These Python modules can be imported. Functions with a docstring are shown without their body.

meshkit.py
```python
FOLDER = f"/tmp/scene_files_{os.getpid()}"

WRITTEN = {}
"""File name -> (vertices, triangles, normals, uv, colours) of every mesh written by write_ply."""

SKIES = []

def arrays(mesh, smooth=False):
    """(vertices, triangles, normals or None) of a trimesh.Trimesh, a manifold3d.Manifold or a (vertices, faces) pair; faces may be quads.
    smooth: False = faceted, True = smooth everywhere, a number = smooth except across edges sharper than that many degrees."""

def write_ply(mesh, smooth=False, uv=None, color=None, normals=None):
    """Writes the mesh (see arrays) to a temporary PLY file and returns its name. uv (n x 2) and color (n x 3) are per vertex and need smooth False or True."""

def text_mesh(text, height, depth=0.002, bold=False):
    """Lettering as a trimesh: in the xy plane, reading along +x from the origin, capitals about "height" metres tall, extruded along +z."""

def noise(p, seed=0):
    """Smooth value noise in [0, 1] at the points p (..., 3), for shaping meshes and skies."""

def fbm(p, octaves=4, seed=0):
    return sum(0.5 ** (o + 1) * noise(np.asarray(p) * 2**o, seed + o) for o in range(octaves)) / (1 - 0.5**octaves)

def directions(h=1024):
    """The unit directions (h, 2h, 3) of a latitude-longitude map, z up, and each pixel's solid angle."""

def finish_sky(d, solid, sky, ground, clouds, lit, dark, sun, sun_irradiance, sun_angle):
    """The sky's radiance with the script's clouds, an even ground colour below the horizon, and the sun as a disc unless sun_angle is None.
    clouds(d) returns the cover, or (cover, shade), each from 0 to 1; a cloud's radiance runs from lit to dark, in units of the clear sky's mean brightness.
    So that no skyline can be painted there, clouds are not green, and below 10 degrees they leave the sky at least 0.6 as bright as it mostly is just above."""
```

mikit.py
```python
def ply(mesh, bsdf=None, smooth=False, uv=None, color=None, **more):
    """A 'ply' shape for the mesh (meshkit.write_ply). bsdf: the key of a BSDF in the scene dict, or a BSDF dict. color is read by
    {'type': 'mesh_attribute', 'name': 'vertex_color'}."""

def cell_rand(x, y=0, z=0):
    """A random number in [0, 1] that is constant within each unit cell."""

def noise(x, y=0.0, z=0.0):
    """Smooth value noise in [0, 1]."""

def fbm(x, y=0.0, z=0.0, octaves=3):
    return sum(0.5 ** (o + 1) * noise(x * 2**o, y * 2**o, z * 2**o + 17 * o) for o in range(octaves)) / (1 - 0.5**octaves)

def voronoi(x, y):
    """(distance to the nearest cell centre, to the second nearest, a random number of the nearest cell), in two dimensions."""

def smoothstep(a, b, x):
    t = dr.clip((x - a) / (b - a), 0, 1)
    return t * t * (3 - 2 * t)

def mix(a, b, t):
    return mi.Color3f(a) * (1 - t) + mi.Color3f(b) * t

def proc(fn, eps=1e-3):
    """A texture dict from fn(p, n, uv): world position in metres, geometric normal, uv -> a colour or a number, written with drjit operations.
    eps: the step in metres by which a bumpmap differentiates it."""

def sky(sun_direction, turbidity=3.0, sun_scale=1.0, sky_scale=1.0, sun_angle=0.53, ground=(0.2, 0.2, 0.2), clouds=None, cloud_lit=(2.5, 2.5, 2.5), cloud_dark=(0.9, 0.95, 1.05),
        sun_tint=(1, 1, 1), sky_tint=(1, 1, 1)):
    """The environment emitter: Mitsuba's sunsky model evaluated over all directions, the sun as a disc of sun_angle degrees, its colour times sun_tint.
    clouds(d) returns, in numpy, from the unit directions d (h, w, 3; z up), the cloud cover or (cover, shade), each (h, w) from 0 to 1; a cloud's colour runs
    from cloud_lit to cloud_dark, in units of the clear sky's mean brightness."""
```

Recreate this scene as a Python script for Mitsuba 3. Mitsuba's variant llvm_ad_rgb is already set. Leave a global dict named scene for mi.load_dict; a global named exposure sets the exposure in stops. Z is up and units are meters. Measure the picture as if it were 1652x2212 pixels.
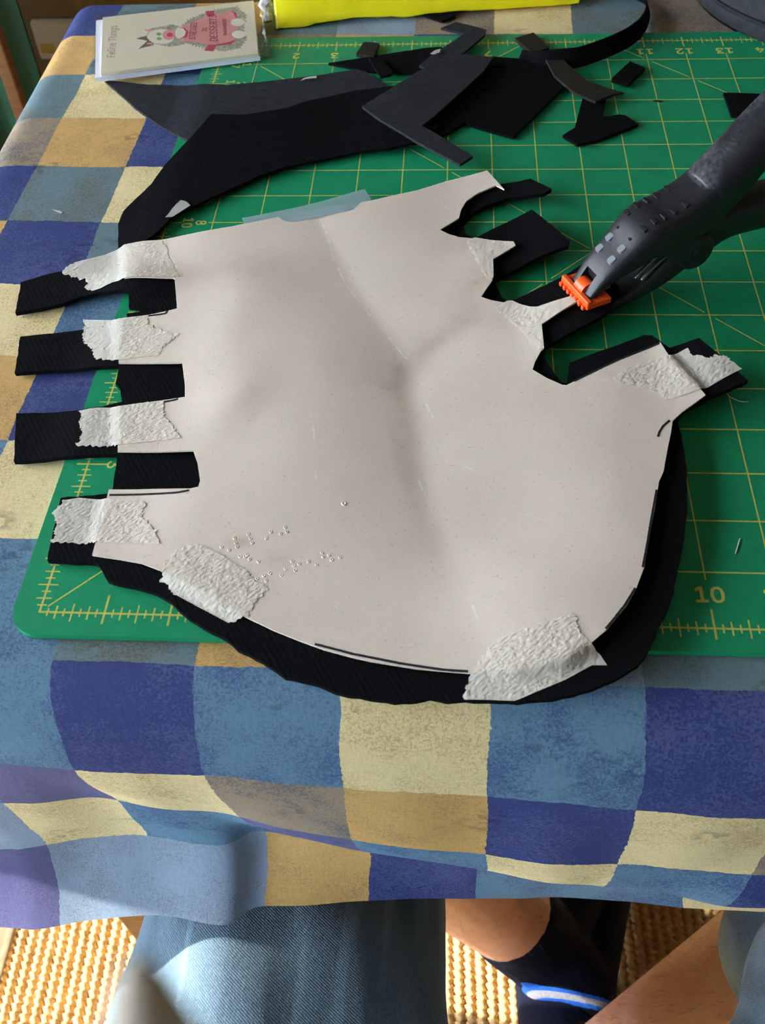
import math, random
import numpy as np, trimesh, manifold3d, shapely
import shapely.geometry as sg
import drjit as dr
import mitsuba as mi
import mikit, meshkit
from mikit import noise, fbm, voronoi, cell_rand, smoothstep, mix, proc
from scipy.spatial import Delaunay
from scipy.interpolate import CubicSpline
from scipy.spatial.transform import Rotation as Rot
T = mi.ScalarTransform4f
rng = np.random.default_rng(7)
random.seed(7)
scene, labels = {}, {}
IN = 0.0254                      # the cutting mat is ruled in inches
ZT = 0.74                        # height of the mat's top face above the floor; all heights below are relative to it

# ------------------------------------------------------------------ camera
F_PX = 2107.56
RC = Rot.from_rotvec([2.45696624, 0.0496232079, -0.071138554]).as_matrix()   # rows: right, down, forward
CAM = np.array([0.154573, -0.198974, 0.308910])
_o = CAM + [0, 0, ZT]
scene['camera'] = {'type': 'thinlens', 'fov': math.degrees(2 * math.atan(826 / F_PX)), 'fov_axis': 'x', 'aperture_radius': 0.0007, 'focus_distance': 0.46,
                   'near_clip': 0.005, 'far_clip': 100.0,
                   'to_world': T().look_at(origin=_o.tolist(), target=(_o + RC[2]).tolist(), up=(-RC[1]).tolist())}
# ------------------------------------------------------------------ light: daylight through the window on the left
exposure = 6.3
SUN = np.array([-0.80, 0.10, 0.68])
scene['sky'] = mikit.sky(SUN, turbidity=3.0, sun_scale=0.13, sky_scale=1.0, sky_tint=(0.97, 1.0, 1.04), sun_angle=1.6, sun_tint=(0.85, 1.0, 1.25), ground=(0.30, 0.30, 0.27),
                         clouds=lambda d: (np.clip(meshkit.fbm(d * 3.0, 4, 3) * 1.7 - 0.25, 0, 1), 0.15), cloud_lit=(1.6, 1.6, 1.65), cloud_dark=(0.9, 0.92, 1.0))
WIN = dict(x=-1.05, y0=-1.15, y1=0.82, z0=0.52, z1=1.57)      # opening in the left wall (world heights)


def at(px, py, z=0.0):
    d = RC.T @ np.array([(px - 826) / F_PX, (py - 1106) / F_PX, 1.0])
    return CAM + (z - CAM[2]) / d[2] * d


def srgb(r, g, b):
    c = np.array([r, g, b]) / 255.0
    return np.where(c <= 0.04045, c / 12.92, ((c + 0.055) / 1.055) ** 2.4).tolist()


def rgb(*c):
    return {'type': 'rgb', 'value': srgb(*c)}


def C3(*c):
    return mi.Color3f(*srgb(*c))


def say(key, label=None, category=None, group=None, kind=None):
    d = {k: v for k, v in (('label', label), ('category', category), ('group', group), ('kind', kind)) if v}
    labels[key] = d


def put(key, mesh, bsdf, smooth=False, label=None, category=None, group=None, kind=None, **more):
    if isinstance(mesh, trimesh.Trimesh):
        mesh = mesh.copy(); mesh.apply_translation([0, 0, ZT])
    elif hasattr(mesh, 'to_mesh'):
        mesh = mesh.translate([0, 0, ZT])
    else:
        mesh = (np.asarray(mesh[0]) + [0, 0, ZT], mesh[1])
    while key in scene:
        head, _, n = key.rpartition('_')
        key = f'{head}_{int(n) + 1:03d}' if n.isdigit() and len(n) == 3 else key + '_001'
    scene[key] = mikit.ply(mesh, bsdf, smooth, **more)
    if label or category or group or kind:
        say(key, label, category, group, kind)
    return key


# ------------------------------------------------------------------ materials
def principled(name, col, rough=0.6, bump=None, bscale=0.0003, two=True, **kw):
    b = {'type': 'principled', 'base_color': col if isinstance(col, dict) else rgb(*col), 'roughness': rough, **kw}
    if bump:
        b = {'type': 'bumpmap', 'scale': bscale, 'tex': bump, 'nested': b}
    scene[name] = {'type': 'twosided', 'bsdf': b} if two else b


def weave(p, n, uv):
    a = p.x * 1100 + p.y * 700
    return 0.5 + 0.25 * dr.sin(a * 2.2) + 0.5 * noise(p.x * 2600, p.y * 2600, p.z * 2600)


def felt_col(base, lint):
    def f(p, n, uv):
        a = fbm(p.x * 260, p.y * 260, p.z * 200)
        b = noise(p.x * 2200, p.y * 2200, p.z * 2200)
        tw = 0.5 + 0.5 * dr.sin((p.x * 0.9 + p.y * 0.55) * 3200)
        c = mi.Color3f(*base) * (0.7 + 0.5 * a) + mi.Color3f(*base) * 0.45 * tw * b
        s = smoothstep(0.86, 0.96, noise(p.x * 420, p.y * 420 + 9)) * smoothstep(0.6, 0.9, b)
        return c + mi.Color3f(*lint) * s
    return proc(f)


principled('m_felt', felt_col([.0045, .0046, .0054], [.02, .02, .02]), 0.95, proc(weave, 2e-4), 0.00012, sheen=0.04, specular=0.06)
principled('m_char', felt_col([.022, .023, .027], [.02, .02, .02]), 0.9, proc(weave, 2e-4), 0.0001, sheen=0.2, specular=0.15)
principled('m_brownblack', felt_col([.022, .019, .014], [.02, .02, .02]), 0.9, proc(weave, 2e-4), 0.0001, sheen=0.15, specular=0.15)


_cr = [[(683, 478), (706, 520), (722, 580), (752, 640), (800, 700)], [(842, 748), (870, 785), (890, 802)], [(905, 1060), (922, 1100), (935, 1130)], [(920, 895), (935, 925)], [(672, 910), (684, 980), (686, 1060)], [(985, 990), (1000, 1030), (1040, 1048)],
       [(1215, 832), (1252, 880), (1285, 915)], [(932, 432), (960, 468), (968, 474)], [(1020, 1330), (1036, 1378)], [(348, 520), (366, 546), (372, 570), (386, 600)]]
CREASES = [(*(at(*a)[:2] / IN), *(at(*b)[:2] / IN)) for L_ in _cr for a, b in zip(L_[:-1], L_[1:])]


def card_col(p, n, uv):
    x, y = p.x / IN, p.y / IN
    c = C3(222, 207, 189)
    a = fbm(x * 0.9 + 3, y * 0.9, 0, 4)
    c = c * (0.94 + 0.12 * a)
    f = noise(x * 70 + y * 25, y * 150 - x * 30)
    c = c * (0.95 + 0.09 * f)
    sp = smoothstep(0.80, 0.92, noise(x * 26, y * 26)) * smoothstep(0.5, 0.8, noise(x * 60 + 5, y * 60))
    c = c * (1 - 0.22 * sp)

    def smudge(cx, cy, rx, ry, k, ang=0.0):
        ca, sa = math.cos(ang), math.sin(ang)
        u, v = ((x - cx) * ca + (y - cy) * sa) / rx, (-(x - cx) * sa + (y - cy) * ca) / ry
        return k * dr.exp(-(u * u + v * v)) * (0.35 + 1.1 * fbm(x * 5, y * 5, 2))
    st = smudge(2.2, 8.1, .8, .5, .22) + smudge(6.7, 7.7, 1.0, .35, .24, .9) + smudge(5.9, 6.0, 1.1, .18, .12, .8) + smudge(6.9, 6.4, .7, .4, .15, .3) \
        + smudge(5.3, 4.3, .12, 1.2, .16, .15) + smudge(5.4, 2.8, .14, 1.0, .2, .25) + smudge(6.5, 9.2, .9, .3, .18, .7) + smudge(2.9, 1.2, .2, .12, .3) + smudge(3.6, .9, .2, .12, .25)
    ln = mi.Float(0)                       # fine broken creases in the board
    for x0, y0, x1, y1 in CREASES:
        dx, dy = x1 - x0, y1 - y0
        t = dr.clip(((x - x0) * dx + (y - y0) * dy) / (dx * dx + dy * dy), 0, 1)
        d = dr.sqrt(dr.square(x - x0 - t * dx) + dr.square(y - y0 - t * dy)) + .03 * (noise(x * 14, y * 14) - .5)
        ln = dr.maximum(ln, 1 - smoothstep(.004, .018, dr.abs(d)))
    ln = ln * smoothstep(.25, .55, noise(x * 4, y * 4 + 8))
    return mix(c * mix([1, 1, 1], [.62, .55, .46], dr.clip(st * 1.6, 0, 1)), srgb(244, 236, 224), ln * .55)


principled('m_card', proc(card_col), 0.85, proc(lambda p, n, uv: fbm(p.x * 900, p.y * 1500, p.z * 900), 3e-4), 0.00005, specular=0.25)


def crepe(p, n, uv):
    return noise(p.x * 600 + p.y * 250, p.y * 1500 - p.x * 900) + 0.7 * fbm(p.x * 1300, p.y * 1300)


scene['m_tape'] = {'type': 'bumpmap', 'scale': 0.00022, 'tex': proc(crepe, 2e-4), 'nested':
                   {'type': 'principledthin', 'base_color': rgb(244, 238, 222), 'roughness': 0.55, 'diff_trans': 0.62, 'spec_trans': 0.0, 'eta': 1.35}}
scene['m_paper_bit'] = {'type': 'principledthin', 'base_color': rgb(215, 212, 205), 'roughness': 0.6, 'diff_trans': 0.6, 'spec_trans': 0.0, 'eta': 1.4}
scene['m_teal_tape'] = {'type': 'principledthin', 'base_color': rgb(196, 222, 226), 'roughness': 0.35, 'diff_trans': 1.1, 'spec_trans': 0.0, 'eta': 1.45}


def mat_col(p, n, uv):
    x, y = p.x / IN, p.y / IN
    g = C3(28, 148, 98) * (0.93 + 0.14 * fbm(x * 3, y * 3) + 0.10 * (noise(x * 130, y * 130) - 0.5))
    sc = smoothstep(.72, .9, fbm(x * 2.2 + 4, y * 14 + x * 6, 0, 3))
    g = mix(g, srgb(70, 160, 125), sc * 0.25)

    def near(v, w):
        return dr.abs(v - dr.round(v)) < w
    inside = (x > 0) & (x < 24) & (y > 0) & (y < 18)
    gl = inside & ((near(x, .013) & (y > .86) & (y < 17.3)) | (near(y, .015) & (x > .9) & (x < 23.1)))
    base = ((dr.abs(y) < .017) | (dr.abs(y - 18) < .02)) & (x > -.015) & (x < 24.015) | ((dr.abs(x) < .017) | (dr.abs(x - 24) < .017)) & (y > -.015) & (y < 18.015)

    def ticks(a, b, top):       # a along the ruler, b from the ruler into the mat
        w = .013
        t = near(a, w + .004) & (b > -.19) & (b < .33)
        t |= near(a * 2, 2 * w) & (dr.abs(b) < .16)
        t |= near(a * 4, 4 * w) & (dr.abs(b) < .12)
        t |= near(a * 8, 8 * w) & (dr.abs(b) < .075)
        return t & (a > .05) & (a < top - .05)
    tk = ticks(x, y, 24) | ticks(x, 18 - y, 24) | ticks(y, x, 18) | ticks(y, 24 - x, 18)
    u, v = x - dr.floor(x), (y - x) - dr.round(y - x)
    k, s = dr.round(y - x), dr.round(y + x)
    dash = (u > .1) & (u < .92)
    dia = inside & dash & ((dr.abs(v) < .02) & ((dr.abs(k) < .5) | (dr.abs(k - 10) < .5)) | (dr.abs(y + x - s) < .02) & ((dr.abs(s - 18) < .5) | (dr.abs(s - 28) < .5)))
    ln = gl | base | tk | dia
    return dr.select(ln & (n.z > .5), C3(196, 192, 92), g)


principled('m_mat', proc(mat_col), 0.42, proc(lambda p, n, uv: fbm(p.x * 1800, p.y * 1800, p.z * 900), 2e-4), 0.00004, specular=0.35)
principled('m_print', (200, 195, 90), 0.5)

# tablecloth: printed checks, looked up by column and row of the cloth
PAL = {'N': (54, 64, 118), 'B': (98, 132, 154), 'C': (232, 212, 158), 'T': (206, 166, 100), 'U': (156, 138, 114), 'G': (104, 128, 134), 'L': (140, 158, 178), 'P': (94, 94, 134)}
ROWS = {10: 'NGTGLUCGUNB', 9: 'TGNUTNBLTBC', 8: 'GCBNTUCGNBT', 7: 'UTNCGTBUCNG', 6: 'NGCUBNTGBCT', 5: 'TNGTCUNBTGN', 4: 'GCBNTGCUNTB', 3: 'BTNCGBTNCUG', 2: 'UBCTNCGTBNC',
        1: 'TNBGTNLGUNB', 0: 'CUBNBCBNTCB', -1: 'TBPCUTNCUBT', -2: 'NLCBPBCBNCU', -3: 'CPLLTNBBCUT'}   # columns from -6.0 on, rows counted from the mat's front edge
_order = list(PAL)
_tab = [[_order.index(ch) for ch in ROWS[r]] for r in range(-3, 11)]
FLAT = np.array(_tab).ravel()
LUT = [mi.Float([srgb(*PAL[_order[i]])[k] for i in FLAT]) for k in range(3)]
ALT = {'N': (84, 94, 138), 'B': (68, 92, 138), 'C': (214, 190, 130), 'T': (190, 150, 100), 'U': (104, 104, 112), 'G': (112, 112, 96), 'L': (136, 146, 156), 'P': (108, 100, 140)}
LUT2 = [mi.Float([srgb(*ALT[_order[i]])[k] for i in FLAT]) for k in range(3)]


def cloth_col(p, n, uv):
    u, v = uv.x, uv.y
    wob = 0.07 * (noise(u * 1.4, v * 1.4) - .5) + 0.045 * (fbm(u * 12, v * 12 + 3) - .5)
    c = dr.floor((u + wob + 6.0) / 2.13)
    w2 = 0.07 * (noise(u * 1.4 + 7, v * 1.4) - .5) + 0.045 * (fbm(u * 12 + 4, v * 12) - .5)
    r = dr.floor((v + w2 + 0.73) / 2.181) + 4
    known = (c >= 0) & (c <= 10) & (r >= 0) & (r <= 13)
    rc = mi.Float(dr.floor(cell_rand(c + 40, r + 40, 5) * 153.9))
    idx = mi.UInt32(dr.clip(dr.select(known, r * 11 + c, rc), 0, 153))
    a = mi.Color3f(*[dr.gather(mi.Float, t, idx) for t in LUT])
    b = mi.Color3f(*[dr.gather(mi.Float, t, idx) for t in LUT2])
    m = fbm(u * 1.3 + c * 5, v * 1.3 + r * 3, 0, 3)
    sp = noise(u * 34, v * 34)
    k = smoothstep(.40, .75, 0.55 * m + 0.45 * sp)
    col = mix(a, b, k * 0.75)
    th = 0.90 + 0.12 * noise(u * 60, v * 9) + 0.10 * noise(u * 9 + 50, v * 60)
    dark = smoothstep(.62, .86, noise(u * 46 + 3, v * 46) * (0.5 + m)) * .22
    dirt = smoothstep(.66, .82, fbm(u * .8 + 11, v * 1.1, 0, 4)) * smoothstep(.45, .7, noise(u * 7, v * 12)) * .35
    return col * (th - dark) * (1 - dirt)


principled('m_cloth', proc(cloth_col), 0.8, proc(lambda p, n, uv: dr.sin(uv.x * 220) * dr.sin(uv.y * 220) + fbm(uv.x * 40, uv.y * 40), 3e-4), 0.00006, specular=0.3, sheen=0.1)
principled('m_black_plastic', proc(lambda p, n, uv: C3(30, 31, 35) * (.75 + .5 * fbm(p.x * 300, p.y * 300, p.z * 300))), 0.42, proc(lambda p, n, uv: fbm(p.x * 1200, p.y * 1200, p.z * 1200), 2e-4), 0.00004, specular=0.5)
principled('m_sleeve', proc(lambda p, n, uv: mix(srgb(26, 27, 31), srgb(74, 75, 82), smoothstep(.45, .75, fbm(p.x * 45, p.y * 45, p.z * 45)) * noise(p.x * 700, p.y * 700, p.z * 700))), 0.38, proc(lambda p, n, uv: fbm(p.x * 700, p.y * 700, p.z * 700, 4), 2e-4), 0.00018, specular=0.5)
principled('m_grey_plastic', (128, 132, 138), 0.4)
principled('m_orange', (255, 92, 34), 0.35, specular=0.5, clearcoat=0.2)
principled('m_steel', (150, 152, 156), 0.3, metallic=1.0)
principled('m_ink', (22, 22, 30), 0.7)
principled('m_white_card', (240, 230, 202), 0.7)
principled('m_envelope', (228, 230, 242), 0.7)
principled('m_pink', proc(lambda p, n, uv: mix(srgb(226, 140, 140), srgb(238, 176, 164), fbm(p.x * 150, p.y * 150))), 0.7)
principled('m_red', (206, 72, 92), 0.7)
principled('m_textred', (150, 50, 60), 0.7)
principled('m_fur', proc(lambda p, n, uv: mix(srgb(150, 150, 128), srgb(196, 192, 168), noise(p.x * 900, p.y * 500))), 0.8)
principled('m_earfur', (112, 104, 84), 0.8)
principled('m_cream', (240, 234, 212), 0.7)
principled('m_eye', (140, 176, 96), 0.6)
principled('m_textbrown', (172, 140, 122), 0.7)
scene['m_clear'] = {'type': 'thindielectric', 'int_ior': 1.33}
principled('m_yellow', (240, 226, 24), 0.25, proc(lambda p, n, uv: fbm(p.x * 90, p.y * 60, p.z * 90, 3), 4e-4), 0.0006, specular=0.5, clearcoat=0.3)
principled('m_cardyellow', (190, 168, 70), 0.7)
principled('m_foil', proc(lambda p, n, uv: mix(srgb(150, 145, 140), srgb(235, 232, 225), noise(p.x * 500, p.y * 500, p.z * 500))), 0.35, metallic=0.3)


def denim(p, n, uv):
    tw = dr.sin((p.x * 0.8 + p.y * 1.0 + p.z * .3) * 4200)
    w = noise(p.x * 1500, p.y * 700, p.z * 900)
    f = fbm(p.x * 35, p.y * 12, p.z * 30, 3)
    st = smoothstep(.6, .8, noise(p.x * 190, p.y * 10, 2))
    k = dr.clip(0.22 + .5 * f + .2 * tw * w + .25 * (w - .5) + .2 * st, 0, 1)
    return mix(srgb(26, 42, 56), srgb(136, 164, 180), k)


principled('m_denim', proc(denim), 0.85, proc(lambda p, n, uv: dr.sin((p.x * .8 + p.y + p.z * .3) * 4200) * .5 + noise(p.x * 1500, p.y * 1500, p.z * 1500), 2e-4), 0.0002, sheen=0.15, specular=0.2)
principled('m_skin', proc(lambda p, n, uv: mix(srgb(206, 150, 122), srgb(222, 176, 150), fbm(p.x * 60, p.y * 60, p.z * 60)) * (.93 + .1 * noise(p.x * 500, p.y * 500, p.z * 500))), 0.5, specular=0.4)
principled('m_sock', proc(lambda p, n, uv: C3(22, 26, 42) * (.6 + .8 * noise(p.x * 900, p.y * 900, p.z * 900))), 0.95, sheen=0.2, specular=0.1)
principled('m_stripe_blue', proc(lambda p, n, uv: C3(50, 110, 220) * (.7 + .5 * noise(p.x * 900, p.y * 900, p.z * 900))), 0.9, specular=0.1)
principled('m_stripe_grey', proc(lambda p, n, uv: C3(170, 172, 180) * (.7 + .5 * noise(p.x * 900, p.y * 900, p.z * 900))), 0.9, specular=0.1)
principled('m_hair', (120, 84, 58), 0.6)
principled('m_sisal', proc(lambda p, n, uv: mix(srgb(196, 156, 96), srgb(238, 208, 152), noise(p.x * 1400, p.y * 500, p.z * 700)) * (.8 + .4 * fbm(p.x * 120, p.y * 120))), 0.85, specular=0.2)
principled('m_floor', proc(lambda p, n, uv: mix(srgb(120, 100, 70), srgb(160, 138, 100), fbm(p.x * 8, p.y * 90))), 0.6)
principled('m_wall', proc(lambda p, n, uv: C3(136, 131, 120) * (.95 + .1 * fbm(p.x * 4, p.y * 4, p.z * 4))), 0.8)
principled('m_ceiling', (190, 188, 182), 0.9)
principled('m_whitepaint', (232, 230, 222), 0.5)
principled('m_greenpaint', proc(lambda p, n, uv: C3(22, 62, 34) * (.75 + .5 * fbm(p.x * 30, p.y * 30, p.z * 30))), 0.8)
principled('m_wood', proc(lambda p, n, uv: mix(srgb(92, 58, 30), srgb(128, 84, 46), fbm(p.x * 40, p.y * 40, p.z * 200))), 0.5)
principled('m_palebox', (214, 204, 176), 0.7)
principled('m_sideboard', proc(lambda p, n, uv: mix(srgb(112, 88, 54), srgb(140, 114, 76), fbm(p.x * 60, p.y * 60, p.z * 10))), 0.6)
principled('m_bag', felt_col([.020, .022, .026], [.02, .02, .02]), 0.9, proc(weave, 2e-4), 0.0001, sheen=0.3)
principled('m_strap', (206, 194, 176), 0.8)
scene['m_pane'] = {'type': 'thindielectric', 'int_ior': 1.5}


# ------------------------------------------------------------------ mesh helpers
def box(x0, x1, y0, y1, z0, z1, r=0.0):
    if r <= 0:
        b = trimesh.creation.box([x1 - x0, y1 - y0, z1 - z0]); b.apply_translation([(x0 + x1) / 2, (y0 + y1) / 2, (z0 + z1) / 2]); return b
    s = [manifold3d.Manifold.sphere(r, 16).translate([x, y, z]) for x in (x0 + r, x1 - r) for y in (y0 + r, y1 - r) for z in (z0 + r, z1 - r)]
    return man(manifold3d.Manifold.batch_hull(s))


def man(m):
    a = m.to_mesh()
    return trimesh.Trimesh(np.array(a.vert_properties[:, :3]), np.array(a.tri_verts), process=False)


def to_man(t):
    return manifold3d.Manifold(manifold3d.Mesh(np.asarray(t.vertices, np.float32), np.asarray(t.faces, np.uint32)))


def dens(pts, step, closed=True):
    pts = np.asarray(pts, float); out = []
    n = len(pts)
    for i in range(n if closed else n - 1):
        a, b = pts[i], pts[(i + 1) % n]
        k = max(1, int(math.ceil(np.linalg.norm(b - a) / step)))
        out += [a + (b - a) * j / k for j in range(k)]
    if not closed:
        out.append(pts[-1])
    return np.array(out)


def on(px, h):
    """World points where the rays of these picture points meet the height field h(x, y) (vectorised, metres)."""
    px = np.asarray(px, float)
    d = np.c_[(px[:, 0] - 826) / F_PX, (px[:, 1] - 1106) / F_PX, np.ones(len(px))] @ RC
    z = np.zeros(len(px))
    for _ in range(8):
        p = CAM + ((z - CAM[2]) / d[:, 2])[:, None] * d
        z = h(p[:, 0], p[:, 1])
    return np.c_[p[:, :2], z]


def sheet_xy(xy, h, thick, res=0.004, rough=0.0, torn=None, open_=False, seed=0):
    """A sheet of the outline xy, lying on the height field h (its underside), thick metres thick; torn: index pairs of outline runs with a ragged edge."""
    r = np.random.default_rng(seed + len(xy))
    xy = np.asarray(xy, float); out = []
    n = len(xy)
    for i in range(n):
        a, b = xy[i], xy[(i + 1) % n]
        L = np.linalg.norm(b - a)
        t = torn is not None and any(lo <= i < hi for lo, hi in torn)
        k = max(1, int(math.ceil(L / (0.0007 if t else res))))
        nrm = np.array([-(b - a)[1], (b - a)[0]]) / max(L, 1e-9)
        for j in range(k):
            q = a + (b - a) * j / k
            if t:
                q = q + nrm * r.normal(0, 0.00032) + nrm * 0.0004 * math.sin(1900 * q[0] + 1300 * q[1])
            elif rough:
                q = q + nrm * r.normal(0, rough)
            out.append(q)
    poly = sg.Polygon(out)
    if not poly.is_valid:
        poly = poly.buffer(0)
        if poly.geom_type == 'MultiPolygon':
            poly = max(poly.geoms, key=lambda g: g.area)
    poly = poly.simplify(0.00003)
    rings = [np.array(poly.exterior.coords)[:-1]] + [np.array(i.coords)[:-1] for i in poly.interiors]
    bp = np.vstack([dens(q, res) for q in rings])
    x0, y0, x1, y1 = poly.bounds
    gx, gy = np.meshgrid(np.arange(x0, x1, res) + res / 3, np.arange(y0, y1, res) + res / 3)
    g = np.c_[gx.ravel(), gy.ravel()] + r.uniform(-.12, .12, (gx.size, 2)) * res
    inner = poly.buffer(-res * .45)
    if not inner.is_empty:
        g = g[shapely.contains_xy(inner, g[:, 0], g[:, 1])]
        P = np.vstack([bp, g])
    else:
        P = bp
    f = Delaunay(P).simplices
    c = P[f].mean(1)
    f = f[shapely.contains_xy(poly, c[:, 0], c[:, 1])]
    A = P[f]
    area = (A[:, 1, 0] - A[:, 0, 0]) * (A[:, 2, 1] - A[:, 0, 1]) - (A[:, 1, 1] - A[:, 0, 1]) * (A[:, 2, 0] - A[:, 0, 0])
    f = np.where((area < 0)[:, None], f[:, ::-1], f)
    f = f[np.abs(area) > 1e-13]
    z = h(P[:, 0], P[:, 1])
    top = np.c_[P, z + thick]
    if open_:
        return trimesh.Trimesh(top, f, process=False)
    bot = np.c_[P, z]
    N = len(P)
    e = np.vstack([f[:, [0, 1]], f[:, [1, 2]], f[:, [2, 0]]])
    key = {(a, b) for a, b in map(tuple, e)}
    edge = np.array([(a, b) for a, b in key if (b, a) not in key])
    side = np.vstack([np.c_[edge[:, 0], edge[:, 0] + N, edge[:, 1] + N], np.c_[edge[:, 0], edge[:, 1] + N, edge[:, 1]]])
    m = trimesh.Trimesh(np.vstack([top, bot]), np.vstack([f, f[:, ::-1] + N, side]), process=False)
    m.remove_unreferenced_vertices()
    return m


def sheet(px, h, thick, res=0.004, **k):
    hh = (lambda x, y: h(x, y) + thick)
    return sheet_xy(on(px, hh)[:, :2], h, thick, res, **k)


def tube(pts, rad, sides=12, cap=True):
    p = np.asarray(pts, float); rad = np.broadcast_to(rad, (len(p),))
    t = np.gradient(p, axis=0); t /= np.linalg.norm(t, axis=1, keepdims=True)
    a = np.cross(t[0], [0.31, 0.2, 0.93]); a /= np.linalg.norm(a); V = []
    ang = np.arange(sides) * 2 * np.pi / sides
    for i in range(len(p)):
        a = a - t[i] * (a @ t[i]); a /= np.linalg.norm(a); b = np.cross(t[i], a)
        V.append(p[i] + rad[i] * (np.cos(ang)[:, None] * a + np.sin(ang)[:, None] * b))
    V = np.vstack(V); F = []
    for i in range(len(p) - 1):
        for j in range(sides):
            k = (j + 1) % sides
            F += [[i * sides + j, i * sides + k, (i + 1) * sides + k], [i * sides + j, (i + 1) * sides + k, (i + 1) * sides + j]]
    if cap:
        n = len(V); V = np.vstack([V, p[:1], p[-1:]])
        for j in range(sides):
            k = (j + 1) % sides
            F += [[n, k, j], [n + 1, (len(p) - 1) * sides + j, (len(p) - 1) * sides + k]]
    return trimesh.Trimesh(V, F, process=False)


def loft(secs, n=40, m=28, power=2.8):
    """Closed skin through sections (s, z, half height, half width) along the local s axis; returns points (s, w, z)."""
    S = np.array(secs, float); t = np.linspace(0, 1, len(S)); cs = CubicSpline(t, S)
    Q = cs(np.linspace(0, 1, n)); Q[:, 2:] = np.maximum(Q[:, 2:], .01)
    d = np.gradient(Q[:, :2], axis=0); d /= np.linalg.norm(d, axis=1, keepdims=True)
    ang = np.arange(m) * 2 * np.pi / m
    ca, sa = np.cos(ang), np.sin(ang)
    cx, cy = np.sign(ca) * np.abs(ca) ** (2 / power), np.sign(sa) * np.abs(sa) ** (2 / power)
    V = []
    for q, dd in zip(Q, d):
        nx = np.array([-dd[1], dd[0]])
        V.append(np.c_[q[0] + nx[0] * q[2] * cy, q[3] * cx, q[1] + nx[1] * q[2] * cy])
    V = np.vstack(V); F = []
    for i in range(n - 1):
        for j in range(m):
            k = (j + 1) % m
            F += [[i * m + j, i * m + k, (i + 1) * m + k], [i * m + j, (i + 1) * m + k, (i + 1) * m + j]]
    a = len(V)
    V = np.vstack([V, V[:m].mean(0), V[-m:].mean(0)])
    for j in range(m):
        k = (j + 1) % m
        F += [[a, k, j], [a + 1, (n - 1) * m + j, (n - 1) * m + k]]
    t = trimesh.Trimesh(V, F, process=False)
    if t.volume < 0:
        t.invert()
    return t


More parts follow.
